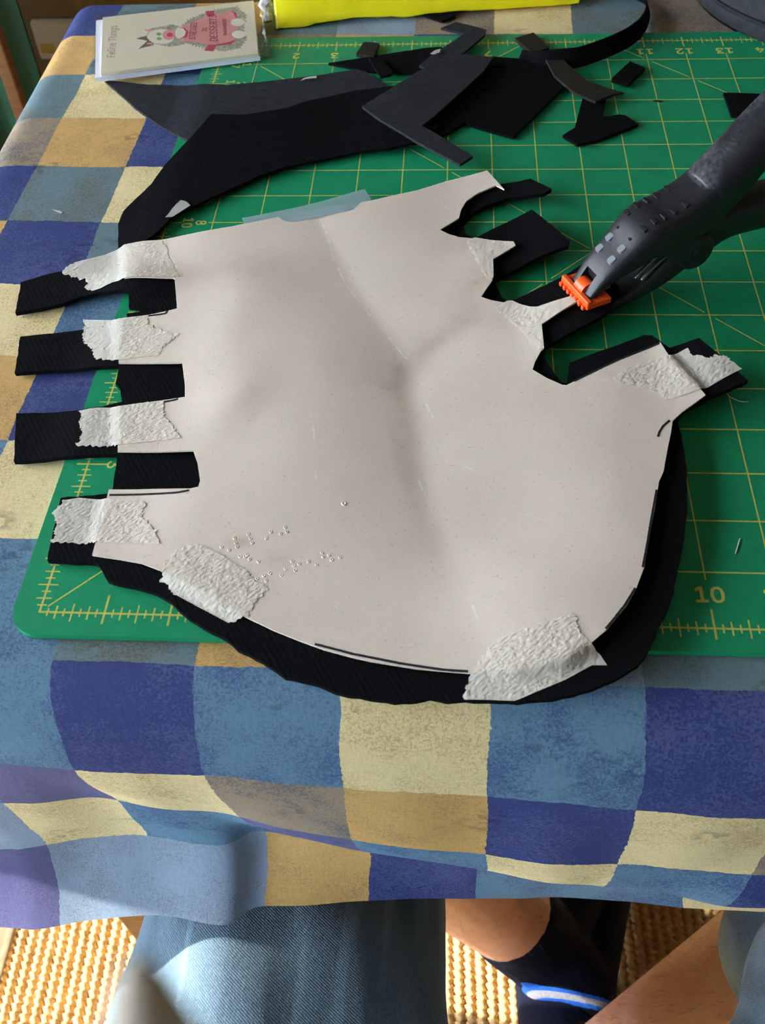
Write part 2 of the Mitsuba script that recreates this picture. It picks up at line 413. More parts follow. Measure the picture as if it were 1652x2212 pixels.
def text_on(text, A, B, U, z, depth=0.00008, bold=False, size=1.0):
    """Lettering whose baseline runs from A to B and whose capitals reach U above A (3-D points)."""
    t = meshkit.text_mesh(text, 1.0, 1.0, bold)
    v = np.array(t.vertices); w = v[:, 0].max()
    A, B, U = map(np.asarray, (A, B, U))
    up = U - A
    P = A + v[:, :1] / w * (B - A) + v[:, 1:2] * up + v[:, 2:3] * depth * np.array([0, 0, 1])
    m = trimesh.Trimesh(P, t.faces, process=False)
    return m


def K(z):
    return lambda x, y: np.zeros_like(np.asarray(x, float)) + z


def wavy(z, amp, f, seed):
    return lambda x, y: z + amp * meshkit.noise(np.c_[np.asarray(x) * f, np.asarray(y) * f, np.zeros(len(np.atleast_1d(x)))], seed)


# ------------------------------------------------------------------ the room
FL = -ZT
XR, YB, YF, HC = 2.3, 1.75, -1.9, 2.35 - ZT
W = {k: (v - ZT if k[0] == 'z' else v) for k, v in WIN.items()}
put('floor', box(W['x'], XR, YF, YB, FL - .06, FL - .012), 'm_floor', kind='structure', label='brown wooden floor around the woven carpet', category='floor')
put('ceiling', box(W['x'], XR, YF, YB, HC, HC + .05), 'm_ceiling', kind='structure')
put('wall_back', box(W['x'], XR, YB, YB + .08, FL - .06, HC), 'm_wall', kind='structure')
put('wall_right', box(XR, XR + .08, YF, YB, FL - .06, HC), 'm_wall', kind='structure')
put('wall_front', box(W['x'], XR, YF - .08, YF, FL - .06, HC), 'm_wall', kind='structure')
wl = [box(W['x'] - .12, W['x'], YF - .08, W['y0'], FL - .06, HC), box(W['x'] - .12, W['x'], W['y1'], YB + .08, FL - .06, HC),
      box(W['x'] - .12, W['x'], W['y0'], W['y1'], FL - .06, W['z0']), box(W['x'] - .12, W['x'], W['y0'], W['y1'], W['z1'], HC)]
put('wall_left', trimesh.util.concatenate(wl), 'm_wall', kind='structure')
fr = []
ym = (W['y0'] + W['y1']) / 2
for a, b in ((W['y0'], W['y0'] + .05), (ym - .025, ym + .025), (W['y1'] - .05, W['y1'])):
    fr.append(box(W['x'] - .09, W['x'] - .04, a, b, W['z0'], W['z1']))
for a, b in ((W['z0'], W['z0'] + .05), (W['z1'] - .05, W['z1'])):
    fr.append(box(W['x'] - .088, W['x'] - .042, W['y0'] + .01, W['y1'] - .01, a, b))
put('window_1__frame', trimesh.util.concatenate(fr), 'm_whitepaint')
say('window_1', kind='structure')
for a, b in ((W['y0'] + .04, ym - .02), (ym + .02, W['y1'] - .04)):
    v = [[W['x'] - .065, a, W['z0'] + .04], [W['x'] - .065, b, W['z0'] + .04], [W['x'] - .065, b, W['z1'] - .04], [W['x'] - .065, a, W['z1'] - .04]]
    put('window_1__pane', (v, [[0, 1, 2, 3]]), 'm_pane')

# ------------------------------------------------------------------ table and tablecloth
XE, YK, YFE = -4.35 * IN, 20.75 * IN, -1.05 * IN
put('dining_table__top', box(XE + .004, 1.05, YFE + .004, YK - .004, -.028, -.0075, .006), 'm_wood', smooth=40)
for lx in (XE + .05, .98):
    for ly in (YFE + .06, YK - .06):
        put('dining_table__leg', box(lx - .022, lx + .022, ly - .022, ly + .022, FL, -.026, .004), 'm_wood', smooth=40)
say('dining_table', 'wooden table hidden under the blue and cream checked tablecloth', 'table')

CLZ = -.0032                       # cloth surface on the table top
rows_v = [-.73, -1.82, -2.91, -5.09, -6.2, -7.27, -9.35]
cols = {-1.77: [(-60, 1640, -2.12), (5, 1732, -4.26), None, (98, 1825, -6.43), (128, 2000, -8.15)],
        .39: [(159.5, 1663, -2.13), (252, 1730, -4.27), None, (316, 1799, -6.43), (338, 1978, -8.13)],
        2.5: [(442, 1678, -2.13), (515, 1766, -4.29), None, (571, 1796, -6.39), (568, 1959, -8.18)],
        4.65: [(741, 1702, -2.11), (761, 1808, -4.28), (780, 1830, -5.3), (797, 1830, -6.36), (797, 1948, -8.32)],
        6.7: [(1042, 1720, -2.1), (1041, 1844, -4.27), (1041, 1874, -5.3), (1027, 1863, -6.37), (1020, 1941, -8.37)],
        8.84: [(1367, 1749, -2.04), (1326, 1870, -4.21), (1295, 1916, -5.3), (1236, 1900, -6.29), (1212, 1942, -8.26)],
        11.0: [(1690, 1772, -2.02), (1620, 1888, -4.19), (1560, 1950, -5.3), (1500, 1925, -6.3), (1470, 1957, -8.25)]}
us = sorted(cols)
knots = [3.0, 1.5, 0.2] + rows_v
G = np.zeros((len(us), len(knots), 3))
for i, u in enumerate(us):
    for j, v in enumerate(knots[:4]):
        G[i, j] = [(u + .02 * v) * IN, (v - .02 * u) * IN, CLZ]
    pts = cols[u]
    q = [at(a, b, c * IN) if isinstance((a, b, c), tuple) else None for a, b, c in [t if t else (0, 0, 0) for t in pts]]
    if pts[2] is None:
        q[2] = (q[1] + q[3]) / 2
    G[i, 5], G[i, 6], G[i, 7], G[i, 8], G[i, 9] = q[0], q[1], q[2], q[3], q[4]
    mid = (G[i, 3] + G[i, 5]) / 2
    G[i, 4] = mid + np.array([0, -.0058, .0062])
disp = G - np.array([[[(u + .02 * v) * IN, (v - .02 * u) * IN, CLZ] for v in knots] for u in us])
vk = np.array(knots)[::-1]
sv = CubicSpline(vk, disp[:, ::-1], axis=1, bc_type='natural')
V_END, U0, U1 = -9.35, -12.6, 51.0
fu = np.r_[np.arange(U0, 14, .14), np.arange(14, U1, .7), U1]
fv = np.r_[np.arange(V_END, 1.4, .075), np.arange(1.4, 17, .3), np.arange(17, 29.4, .14)]
Dv = sv(np.minimum(fv, 3.0))                       # columns x v x 3
su = CubicSpline(us, Dv, axis=0, bc_type='natural')
fd = su(np.clip(fu, us[0] - .6, us[-1] + 1.2))       # u x v x 3
fd[:, fv > 1.2] = 0
UU, VV = np.meshgrid(fu, fv, indexing='ij')
P = np.stack([(UU + .02 * VV) * IN, (VV - .02 * UU) * IN, np.full(UU.shape, CLZ)], -1) + fd


def drop(d, r):
    """(inward shift, fall) of a cloth that runs d past an edge rounded with radius r."""
    d = np.maximum(d, 0); a = np.minimum(d / r, math.radians(80))
    rest = np.maximum(d - r * math.radians(80), 0)
    return d - (r * np.sin(a) + rest * math.cos(math.radians(80))), r * (1 - np.cos(a)) + rest * math.sin(math.radians(80))


xx, yy = (UU + .02 * VV) * IN, (VV - .02 * UU) * IN
dx, dy = np.maximum(XE - xx, 0), np.maximum(yy - YK, 0)
dd = np.hypot(dx, dy)
sh, fall = drop(dd, .020)
P[..., 0] += sh * dx / np.maximum(dd, 1e-9)
P[..., 1] -= sh * dy / np.maximum(dd, 1e-9)
P[..., 2] -= fall
sh, fall = drop(xx - 1.06, .02)
P[..., 0] -= sh; P[..., 2] -= fall
P[..., 2] = np.maximum(P[..., 2], -.232)
P[..., 2] = np.where(VV > -.95, np.minimum(P[..., 2], CLZ), P[..., 2])
# soft folds of the hanging front: a dent beside the knee and gentle ripples
low = np.clip((-VV - 5.6) / 2.2, 0, 1); low = low * low * (3 - 2 * low)
prof = np.where(UU < 1.85, np.exp(-((UU - 1.85) / .95) ** 2), np.exp(-((UU - 1.85) / .30) ** 2))
P[..., 1] -= low * prof * .0085
rip = meshkit.noise(np.stack([UU * .9, VV * .5, UU * 0], -1), 5) - .5
P[..., 1] -= np.clip((-VV - 2) / 3, 0, 1) * rip * .004
P[..., 2] += np.clip((VV - .5) / 2, 0, 1) * 0
nu, nv = UU.shape
ids = np.arange(nu * nv).reshape(nu, nv)
quads = np.stack([ids[:-1, :-1], ids[1:, :-1], ids[1:, 1:], ids[:-1, 1:]], -1).reshape(-1, 4)
cl = trimesh.Trimesh(P.reshape(-1, 3), np.vstack([quads[:, [0, 1, 2]], quads[:, [0, 2, 3]]]), process=False)
put('tablecloth', cl, 'm_cloth', smooth=True, uv=np.c_[UU.ravel(), VV.ravel()],
    label='cotton tablecloth printed with blue, navy, cream and tan squares, hanging over the table edge', category='tablecloth')

# ------------------------------------------------------------------ cutting mat
mo = sg.box(-.42 * IN + .012, -.40 * IN + .012, 24.45 * IN - .012, 18.45 * IN - .012).buffer(.012, quad_segs=8)
mm = trimesh.creation.extrude_polygon(mo, .0026, engine='earcut'); mm.apply_translation([0, 0, -.0026])
put('cutting_mat', mm, 'm_mat', label='green self-healing cutting mat with a yellow inch grid under the cardboard hand', category='cutting mat')


def mat_number(s, x, y, up, right, h=.27):
    """x, y: centre in inches."""
    t = meshkit.text_mesh(s, 1.0, 1.0, True); w = t.vertices[:, 0].max() * h
    up, right = np.array(up), np.array(right)
    A = np.array([x, y]) - right * w / 2 - up * h / 2
    p3 = lambda q: np.array([q[0] * IN, q[1] * IN, .00002])
    put('cutting_mat__number', text_on(s, p3(A), p3(A + right * w), p3(A + up * h), 0, .0001, True), 'm_print')


for k in range(8, 13):
    mat_number(str(k), k, .59, (0, 1), (1, 0))
for k in range(1, 15):
    mat_number(str(k), k, 17.42, (0, -1), (-1, 0))
for k in (1, 2, 3, 9, 10, 11, 12, 13, 14, 15, 16, 17):
    mat_number(str(k), .45, k, (1, 0), (0, -1), .22)
    mat_number(str(18 - k), .74, k, (1, 0), (0, -1), .22)

# ------------------------------------------------------------------ black fabric hand and cardboard hand
PL = lambda pts: np.array([at(*q)[:2] / IN for q in pts])
CREASE = PL([(640, 400), (690, 500), (780, 660), (885, 810), (912, 1000), (930, 1120), (1000, 1290), (1045, 1420)])
CREASE2 = PL([(880, 850), (960, 765), (1040, 705), (1120, 690)])


def sdist(x, y, line):
    p = np.c_[np.ravel(x), np.ravel(y)] / IN
    best = np.full(len(p), 1e9); sgn = np.zeros(len(p))
    for a, b in zip(line[:-1], line[1:]):
        d = b - a; t = np.clip(((p - a) @ d) / (d @ d), 0, 1); q = a + t[:, None] * d
        e = np.linalg.norm(p - q, axis=1); c = d[0] * (p[:, 1] - a[1]) - d[1] * (p[:, 0] - a[0])
        m = e < best; best = np.where(m, e, best); sgn = np.where(m, np.sign(c), sgn)
    return (best * np.where(sgn == 0, 1, sgn)).reshape(np.shape(x))


def ss(a, b, x):
    t = np.clip((x - a) / (b - a), 0, 1); return t * t * (3 - 2 * t)


def RAISE(x, y):
    """How far the fabric stands off the mat: flat at the fingers on the left, lifted at the tabs on the right, off the mat's edge at the far left."""
    X, Y = np.asarray(x) / IN, np.asarray(y) / IN
    r = .0045 * ss(5.5, 9.0, X) + .0035 * ss(7.2, 8.6, X) * ss(4.5, 6.5, Y) + .004 * ss(9.5, 10.8, X) * ss(3.5, 5.0, Y)
    r = r - .0024 * ss(-.1, -1.1, X)
    return r + .0008


FT = .0022


def HFAB(x, y):
    X, Y = np.asarray(x) / IN, np.asarray(y) / IN
    lift = .004 * np.exp(-((Y - 7.75) / .5) ** 2) * np.exp(-((X + .2) / .9) ** 2)          # the top finger bows up
    sag = .004 * ss(8.2, 9.8, X) * ss(8.0, 9.6, Y)
    return RAISE(x, y) + lift - sag * .6


def HCARD(x, y):
    X, Y = np.asarray(x) / IN, np.asarray(y) / IN
    d = sdist(x, y, CREASE); L, R_ = np.maximum(-d, 0), np.maximum(d, 0)
    L, R_ = (np.maximum(d, 0), np.maximum(-d, 0))
    # d > 0 is to the right of the direction of travel (picture left or right is settled by sign below)
    left, right = (R_, L)
    a = .0023 * (left / 1.9) * np.exp(.5 * (1 - (left / 1.9) ** 2)) * ss(.2, 2.6, Y + .2) + .0012 * (right / 1.3) * np.exp(.5 * (1 - (right / 1.3) ** 2))
    d2 = np.abs(sdist(x, y, CREASE2))
    a = a - .0006 * np.exp(-(d2 / .3) ** 2)
    pp = np.stack([X * .55, Y * .55, 0 * X], -1)
    a = a + .0022 * (meshkit.noise(pp, 3)) * ss(.8, 2.2, X)
    bn = .0016 * np.exp(-((X - 2.3 - .25 * (Y - 4.2)) / .55) ** 2) * np.exp(-((Y - 4.2) / .8) ** 2)
    return HFAB(x, y) + FT + .0003 + a * ss(-.2, 1.0, X) + bn


FAB = [(270, 548), (500, 500), (800, 446), (960, 404), (1040, 386), (1071, 400), (1084, 397), (1146, 386), (1191, 408), (1175, 417), (1098, 427), (1040, 447), (1012, 468), (998, 482), (1006, 505), (1023, 515),
       (1071, 491), (1148, 452), (1230, 520), (1227, 530), (1160, 556), (1078, 600), (1068, 607), (1082, 640), (1098, 652), (1110, 647), (1214, 598), (1290, 552), (1345, 600), (1318, 668), (1291, 688), (1180, 748),
       (1174, 768), (1190, 797), (1212, 826), (1224, 828), (1230, 783), (1320, 750), (1390, 724), (1408, 724), (1446, 751), (1510, 730), (1553, 766), (1616, 822), (1530, 859), (1480, 884), (1462, 908), (1472, 940),
       (1483, 1014), (1485, 1091), (1478, 1164), (1464, 1237), (1446, 1310), (1423, 1355), (1401, 1405), (1378, 1437), (1332, 1467), (1273, 1490), (1196, 1509), (1118, 1516), (1005, 1512), (965, 1514), (929, 1508), (900, 1514), (852, 1517), (792, 1508),
       (741, 1500), (689, 1480), (617, 1462), (566, 1429), (514, 1403), (487, 1380), (407, 1337), (369, 1299), (330, 1278), (271, 1263), (231, 1254), (212, 1218),
       (199, 1215), (102, 1210), (131, 1075), (238, 1066), (244, 1053), (248, 1024), (254, 980), (30, 996), (35, 892), (168, 886), (222, 878), (263, 868), (260, 840), (250, 828), (257, 790), (218, 791), (115, 799), (32, 805),
       (44, 727), (179, 712), (274, 694), (274, 678), (330, 668), (278, 662), (278, 628), (255, 626), (212, 631), (176, 640), (130, 657), (33, 675), (45, 610), (103, 592), (132, 586), (180, 566), (240, 553)]
put('fabric_hand', sheet(FAB, HFAB, FT, .0035, rough=.00012), 'm_felt', smooth=40,
    label='black fabric hand with long finger strips, lying under the grey cardboard', category='fabric cutting')

CARD = [(268, 528), (305, 521), (348, 518), (420, 503), (500, 489), (522, 484), (560, 477), (680, 455), (802, 433), (900, 411), (965, 391), (1052, 368), (1089, 409), (1071, 400), (1030, 418), (1007, 434), (996, 452), (991, 471), (975, 481), (950, 496), (968, 505), (991, 512), (1025, 515),
        (1109, 521), (1114, 530), (1064, 559), (1066, 598), (1062, 607), (1050, 624), (1039, 641), (1060, 648), (1087, 653), (1105, 650), (1155, 664), (1237, 638), (1300, 600), (1318, 618), (1245, 652), (1169, 700), (1175, 752), (1168, 758), (1156, 780), (1150, 798), (1180, 816), (1214, 831), (1223, 832),
        (1270, 808), (1332, 776), (1380, 757), (1426, 739), (1442, 764), (1524, 853), (1474, 889), (1453, 908), (1449, 935), (1442, 968), (1433, 1018), (1423, 1040), (1414, 1100), (1401, 1164), (1392, 1223), (1373, 1273), (1355, 1305), (1310, 1360), (1278, 1387), (1220, 1425), (1120, 1448), (1014, 1454), (900, 1444), (800, 1428),
        (760, 1419), (700, 1403), (640, 1381), (593, 1362), (536, 1335), (440, 1285), (360, 1237), (305, 1216), (254, 1207), (199, 1199), (235, 1057), (330, 1056), (411, 1055), (428, 1051), (432, 1038), (426, 998), (417, 973), (254, 975), (254, 877),
        (353, 864), (399, 857), (399, 831), (393, 783), (256, 784), (254, 688), (320, 680), (363, 671), (382, 666), (377, 602), (374, 600), (268, 600)]
put('cardboard_hand', sheet(CARD, HCARD, .0008, .0032), 'm_card', smooth=35,
    label='creased grey cardboard hand template with four square fingers, taped onto black fabric', category='cardboard template')
HC2 = lambda x, y: HCARD(x, y) + .0008


def strip_on(pxs, w, h, thick, res=.002, name=None, bs='m_ink', key='cardboard_hand__pen_line'):
    p = on(pxs, h)[:, :2]; p = dens(p, .002, False)
    t = np.gradient(p, axis=0); t /= np.linalg.norm(t, axis=1, keepdims=True); nn = np.c_[-t[:, 1], t[:, 0]]
    xy = np.vstack([p + nn * w, (p - nn * w)[::-1]])
    put(key, sheet_xy(xy, h, thick, res), bs)


for L in ([(320, 682), (345, 679), (357, 677), (362, 671)], [(236, 1069), (300, 1068), (380, 1064), (408, 1059)], [(354, 868), (380, 863), (384, 861)], [(1446, 908), (1432, 920), (1424, 933), (1421, 943)],
          [(680, 1391), (760, 1412), (860, 1432), (960, 1447), (1010, 1450)], [(1418, 1058), (1405, 1130), (1396, 1185), (1388, 1225)], [(1372, 1270), (1350, 1306), (1325, 1338), (1308, 1358)], [(1240, 823), (1330, 779), (1390, 755), (1424, 741)]):
    strip_on(L, .00045, lambda x, y: HC2(x, y) + .00016, .00008)
dots = [(488, 1362), (495, 1381), (468, 1389), (424, 1381), (404, 1410), (324, 1391), (334, 1410), (341, 1430), (263, 1410), (268, 1430), (273, 1449), (204, 1450), (238, 1463), (318, 1486), (287, 1492), (309, 1492), (330, 1503), (369, 1513), (652, 1473), (683, 1486), (657, 1492), (732, 1495), (695, 1507), (592, 1513), (628, 1526), (519, 1512), (527, 1531), (550, 1525), (489, 1546), (533, 1553), (420, 1567), (393, 1577), (471, 1575), (362, 1590), (403, 1598)]
ring = np.array([[0, .00028, -.0001], [.0003, .00032, 0], [.0006, .00012, 0], [.00085, -.0001, 0]])
dp = on([(380 + a * .4843, 480 + b * .4843) for a, b in dots], HC2)
prof_ = np.array([[0, -.00002], [.00022, .0001], [.00042, .00026], [.00058, .00025], [.0008, .00006], [.00088, -.0001]])
dm = trimesh.creation.revolve(prof_, sections=14)
for q in dp:
    m = dm.copy(); m.apply_translation(q); put('cardboard_hand__raised_dot', m, 'm_card', smooth=True)
q = on([(743, 1088)], HC2)[0]
m = dm.copy(); m.apply_scale(1.5); m.apply_translation(q); put('cardboard_hand__punched_hole', m, 'm_card', smooth=True)

# pieces of masking tape
TOPS = lambda x, y: np.maximum(HC2(x, y), 0)
_cardpoly = sg.Polygon(on(CARD, HC2)[:, :2]).buffer(0)
_fabpoly = sg.Polygon(on(FAB, lambda x, y: HFAB(x, y) + FT)[:, :2]).buffer(0)


def HTAPE(x, y):
    x, y = np.asarray(x, float), np.asarray(y, float)
    pts = shapely.points(x, y)
    dc = shapely.distance(pts, _cardpoly)
    k = 1 - ss(.0, .0035, dc)
    lo = HFAB(x, y) + FT + .00025
    hi = np.maximum(HC2(x, y) + .00025, lo)
    wr = .00032 * meshkit.fbm(np.c_[x * 160, y * 160, 0 * x], 3, 9)
    return lo * (1 - k) + hi * k + wr


def tape(px, torn, label, res=.0022, seed=0, extra=0.0):
    h = HTAPE if not extra else (lambda x, y: HTAPE(x, y) + extra)
    put('masking_tape', sheet_xy(on(px, h)[:, :2], h, 0.0, res, torn=torn, open_=True, seed=seed), 'm_tape', smooth=True, label=label, category='tape')


tape([(145, 594), (133, 589), (141, 577), (160, 567), (224, 551), (268, 528), (303, 525), (330, 525), (325, 545), (338, 560), (346, 572), (339, 597), (268, 600), (242, 610), (218, 622), (197, 629), (179, 620), (189, 613), (185, 604), (173, 603)], [(0, 3), (7, 11), (15, 20)],
     'torn masking tape on the topmost cardboard finger, joining it to the top left fabric strip')
tape([(322, 523), (351, 519), (363, 544), (372, 568), (385, 597), (330, 598), (315, 560)], [(1, 4), (5, 7)], 'second short layer of masking tape at the base of the topmost cardboard finger', extra=-.0001)
tape([(177, 690), (183, 704), (177, 722), (185, 740), (200, 755), (207, 775), (254, 777), (303, 771), (344, 766), (351, 749), (387, 722), (348, 713), (318, 701), (319, 686), (288, 684), (254, 689), (227, 691)], [(0, 6), (8, 14)],
     'torn masking tape on the second cardboard finger from the top, with a pointed right end')
tape([(170, 887), (174, 901), (170, 919), (176, 934), (174, 950), (160, 964), (251, 961), (333, 952), (389, 945), (384, 931), (363, 907), (353, 901), (351, 866), (303, 870), (254, 877), (212, 880)], [(0, 6), (8, 13)],
     'wrinkled masking tape on the third cardboard finger from the top')
tape([(136, 1081), (114, 1108), (121, 1129), (119, 1150), (111, 1172), (212, 1171), (297, 1173), (341, 1175), (339, 1146), (318, 1129), (305, 1117), (307, 1098), (316, 1083), (271, 1081), (237, 1077), (169, 1075)], [(0, 5), (7, 13)],
     'torn masking tape on the lowest cardboard finger and the short fabric strip')
tape([(360, 1210), (373, 1193), (424, 1173), (466, 1191), (523, 1227), (548, 1250), (578, 1271), (551, 1299), (544, 1316), (534, 1329), (494, 1346), (445, 1320), (381, 1286), (345, 1254)], [(0, 2), (4, 10), (12, 14)],
     'wrinkled masking tape across the lower left edge of the cardboard, beside the raised dots')
tape([(1078, 1378), (1155, 1351), (1239, 1323), (1244, 1342), (1250, 1369), (1276, 1387), (1296, 1414), (1311, 1437), (1278, 1437), (1219, 1469), (1155, 1496), (1112, 1514), (1059, 1512), (1000, 1511), (1005, 1487), (1018, 1455), (1041, 1419), (1064, 1392)], [(2, 5), (13, 18)],
     'large masking tape at the bottom right edge of the cardboard, over the black border')
tape([(1326, 810), (1351, 796), (1400, 781), (1446, 766), (1485, 751), (1492, 764), (1533, 773), (1541, 766), (1569, 769), (1603, 796), (1515, 839), (1439, 864), (1419, 846), (1380, 833), (1355, 828), (1330, 822)], [(4, 9), (11, 16)],
     'torn masking tape over the cardboard thumb on the right, white beyond the cardboard end')
tape([(1007, 521), (1025, 516), (1066, 519), (1109, 522), (1113, 530), (1065, 559), (1066, 597), (1057, 605), (1041, 587), (1023, 550)], [(7, 10)], 'small masking tape on the pointed cardboard tab below the folded corner, top right')
tape([(1071, 664), (1100, 651), (1137, 662), (1173, 662), (1232, 640), (1244, 651), (1170, 700), (1175, 751), (1164, 755), (1128, 714), (1096, 687)], [(8, 11)], 'masking tape on the cardboard tab held by the black clamp')

put('blue_tape', sheet([(522, 471), (560, 464), (640, 448), (690, 436), (787, 408), (802, 430), (780, 450), (560, 495), (530, 490)], lambda x, y: K(.0035)(x, y) + .003 * ss(8.6 * IN, 9.8 * IN, np.asarray(y)), .0001, .003), 'm_teal_tape', smooth=True,
    label='pale blue translucent tape showing above the upper edge of the cardboard', category='tape')

# ------------------------------------------------------------------ scraps of black fabric
SC = 'scraps of black fabric on the cutting mat'


def scrap(px, z, label, bs='m_felt', thick=.0016, amp=.0008, seed=1, h=None, torn=None):
    hh = h or wavy(z, amp, 40, seed)
    return put('fabric_scrap', sheet(px, hh, thick, .0035, rough=.00008), bs, smooth=40, label=label, category='fabric scrap', group=SC)


scrap([(225, 173), (263, 176), (311, 182), (375, 184), (488, 183), (560, 177), (684, 163), (769, 149), (789, 154), (838, 186), (860, 205), (760, 250), (700, 262), (560, 290), (450, 310), (405, 302), (338, 266), (293, 233), (255, 199)], .0006,
      'long charcoal fabric scrap pointing left to the greeting card', 'm_char', seed=2, h=lambda x, y: .0006 - .0026 * ss(0.0, -.9 * IN, np.asarray(x)))
scrap([(456, 246), (525, 248), (620, 233), (658, 219), (763, 196), (851, 185), (880, 195), (935, 215), (950, 270), (906, 304), (880, 311), (838, 320), (772, 327), (691, 345), (625, 358), (560, 379), (525, 396), (462, 424), (420, 444), (375, 465), (338, 503), (308, 523), (290, 560), (262, 560), (255, 533), (255, 484), (266, 456), (285, 437), (326, 398), (356, 356), (413, 296)], .0028,
      'largest black fabric scrap, a broad band running from the cardboard to the upper middle', h=lambda x, y: .0028 + .001 * np.sin(np.asarray(x) * 60) * ss(2 * IN, 4 * IN, np.asarray(x)) - .004 * ss(.1 * IN, -1.2 * IN, np.asarray(x)))
scrap([(1030, 125), (1067, 122), (1138, 128), (1195, 128), (1215, 190), (1160, 245), (1108, 296), (1052, 280), (1003, 264), (952, 296), (925, 285), (960, 220)], .0008, 'square dark fabric panel on the mat, right of the charcoal angled piece', seed=4)
scrap([(782, 229), (851, 186), (920, 144), (962, 124), (1001, 116), (1065, 123), (1044, 154), (1001, 193), (936, 252), (911, 271), (946, 291), (1021, 337), (993, 355), (903, 307), (821, 258)], .0060, 'angled charcoal fabric scrap like a boomerang on top of the others', 'm_char', seed=5)
scrap([(709, 136), (789, 124), (854, 113), (920, 103), (952, 101), (975, 118), (960, 150), (900, 159), (861, 155), (802, 152)], .0006, 'thin triangular black fabric scrap pointing left below the small brown square', seed=6)
scrap([(795, 122), (823, 126), (848, 153), (845, 160), (822, 165), (808, 144)], .0030, 'narrow black fabric sliver crossing the triangular scrap', seed=7)
scrap([(952, 60), (985, 47), (1050, 64), (1047, 75), (1001, 114), (965, 130), (920, 146), (905, 141), (929, 121), (1003, 72)], .0032, 'hooked black fabric scrap at the top edge of the mat', 'm_char', seed=8)
scrap([(907, 28), (930, 20), (985, 29), (984, 34), (955, 45), (940, 40)], CLZ + .0008, 'small black fabric scrap on the tablecloth below the yellow packet', seed=9)
scrap([(786, 90), (820, 93), (807, 121), (769, 116)], .0008, 'small brownish square of fabric beside the printed 3', 'm_brownblack', thick=.0022, amp=.001, seed=10)
scrap([(1112, 82), (1152, 70), (1187, 102), (1152, 115)], .0008, 'small brownish square of fabric left of the printed 9', 'm_brownblack', thick=.0022, amp=.001, seed=11)
scrap([(1361, 132), (1394, 146), (1357, 181), (1320, 170)], .0008, 'small black square of fabric below the printed 11', thick=.0022, amp=.001, seed=12)
scrap([(1172, 116), (1203, 105), (1221, 134), (1268, 174), (1316, 191), (1347, 199), (1324, 203), (1286, 219), (1237, 197), (1197, 162)], .0045, 'curved brownish-black fabric strip lying over the end of the ribbon', 'm_brownblack', seed=13)
scrap([(1259, 210), (1310, 210), (1300, 253), (1336, 247), (1351, 249), (1379, 268), (1347, 280), (1292, 302), (1247, 312), (1215, 292), (1241, 276), (1249, 245)], .0008, 'Y-shaped black fabric scrap below the curved strip', seed=14)
scrap([(1562, 200), (1652, 203), (1720, 205), (1720, 256), (1640, 254), (1608, 252), (1580, 249)], .0008, 'black fabric scrap at the right edge behind the clamp handle', seed=15)
scrap([(1505, 347), (1560, 349), (1550, 392), (1499, 374)], .0008, 'black fabric scrap half hidden beneath the clamp handle', seed=16)

# the narrow ribbon that stands on its edge
rb = [(1120, 130), (1160, 146), (1200, 150), (1245, 146), (1285, 134), (1316, 122), (1340, 111), (1362, 99), (1383, 79), (1396, 55), (1403, 32), (1403, 12), (1394, -2), (1372, -12), (1340, -18)]
hh = np.array([.5, .8, 1, 1, 1, 1, 1, 1, .95, .85, .7, .55, .42, .35, .3]) * .0115
b = np.array([at(*q, .0008) for q in rb]); tt = np.linspace(0, 1, len(b)); tq = np.linspace(0, 1, 90)
b = CubicSpline(tt, b)(tq); hq = CubicSpline(tt, hh)(tq)
dn = np.gradient(b[:, :2], axis=0); dn /= np.linalg.norm(dn, axis=1, keepdims=True); nn = np.c_[-dn[:, 1], dn[:, 0], 0 * dn[:, 0]]
lean = nn * .003
b[:, 2] = np.where(b[:, 1] > 18.5 * IN, CLZ + .0008, .0008)
b[:, 2] = np.convolve(np.pad(b[:, 2], 6, 'edge'), np.ones(13) / 13, 'valid')
up = np.c_[0 * hq, 0 * hq, hq]
ring4 = np.stack([b - nn * .0006, b + nn * .0006, b + lean + nn * .0006 + up, b + lean - nn * .0006 + up], 1)
n4 = len(b); F4 = []
for i in range(n4 - 1):
    for j in range(4):
        k = (j + 1) % 4; F4.append([i * 4 + j, i * 4 + k, i * 4 + 4 + k, i * 4 + 4 + j])
F4 += [[0, 3, 2, 1], [n4 * 4 - 4, n4 * 4 - 3, n4 * 4 - 2, n4 * 4 - 1]]
F4 = np.array(F4)
rm = trimesh.Trimesh(ring4.reshape(-1, 3), np.vstack([F4[:, :3], F4[:, [0, 2, 3]]]), process=False); rm.fix_normals()
put('fabric_ribbon', rm, 'm_felt', smooth=40, label='long narrow black fabric ribbon standing on edge and curling towards the back of the table', category='fabric scrap')

# bits of paper, thread and lint
def bit(px, z, label, key='paper_scrap', bs='m_paper_bit'):
    put(key, sheet(px, wavy(z, .0016, 90, 3), .00015, .0012), bs, label=label, category='paper scrap' if key == 'paper_scrap' else 'thread')


bit([(357, 469), (372, 450), (390, 432), (402, 435), (411, 443), (390, 457), (372, 468)], .0052, 'torn white paper bit on the left end of the large black scrap')
bit([(929, 116), (940, 108), (952, 105), (949, 113), (938, 117)], .0052, 'tiny torn white paper bit on the hooked black scrap')
bit([(649, 174), (658, 168), (684, 164), (683, 168), (660, 170)], .0027, 'slim white paper bit on the upper edge of the long charcoal scrap')
bit([(112, 451), (118, 453), (130, 455), (135, 459), (131, 461), (122, 457), (115, 454)], CLZ + .0004, 'small white thread on the teal square of the tablecloth at the left', 'white_thread')

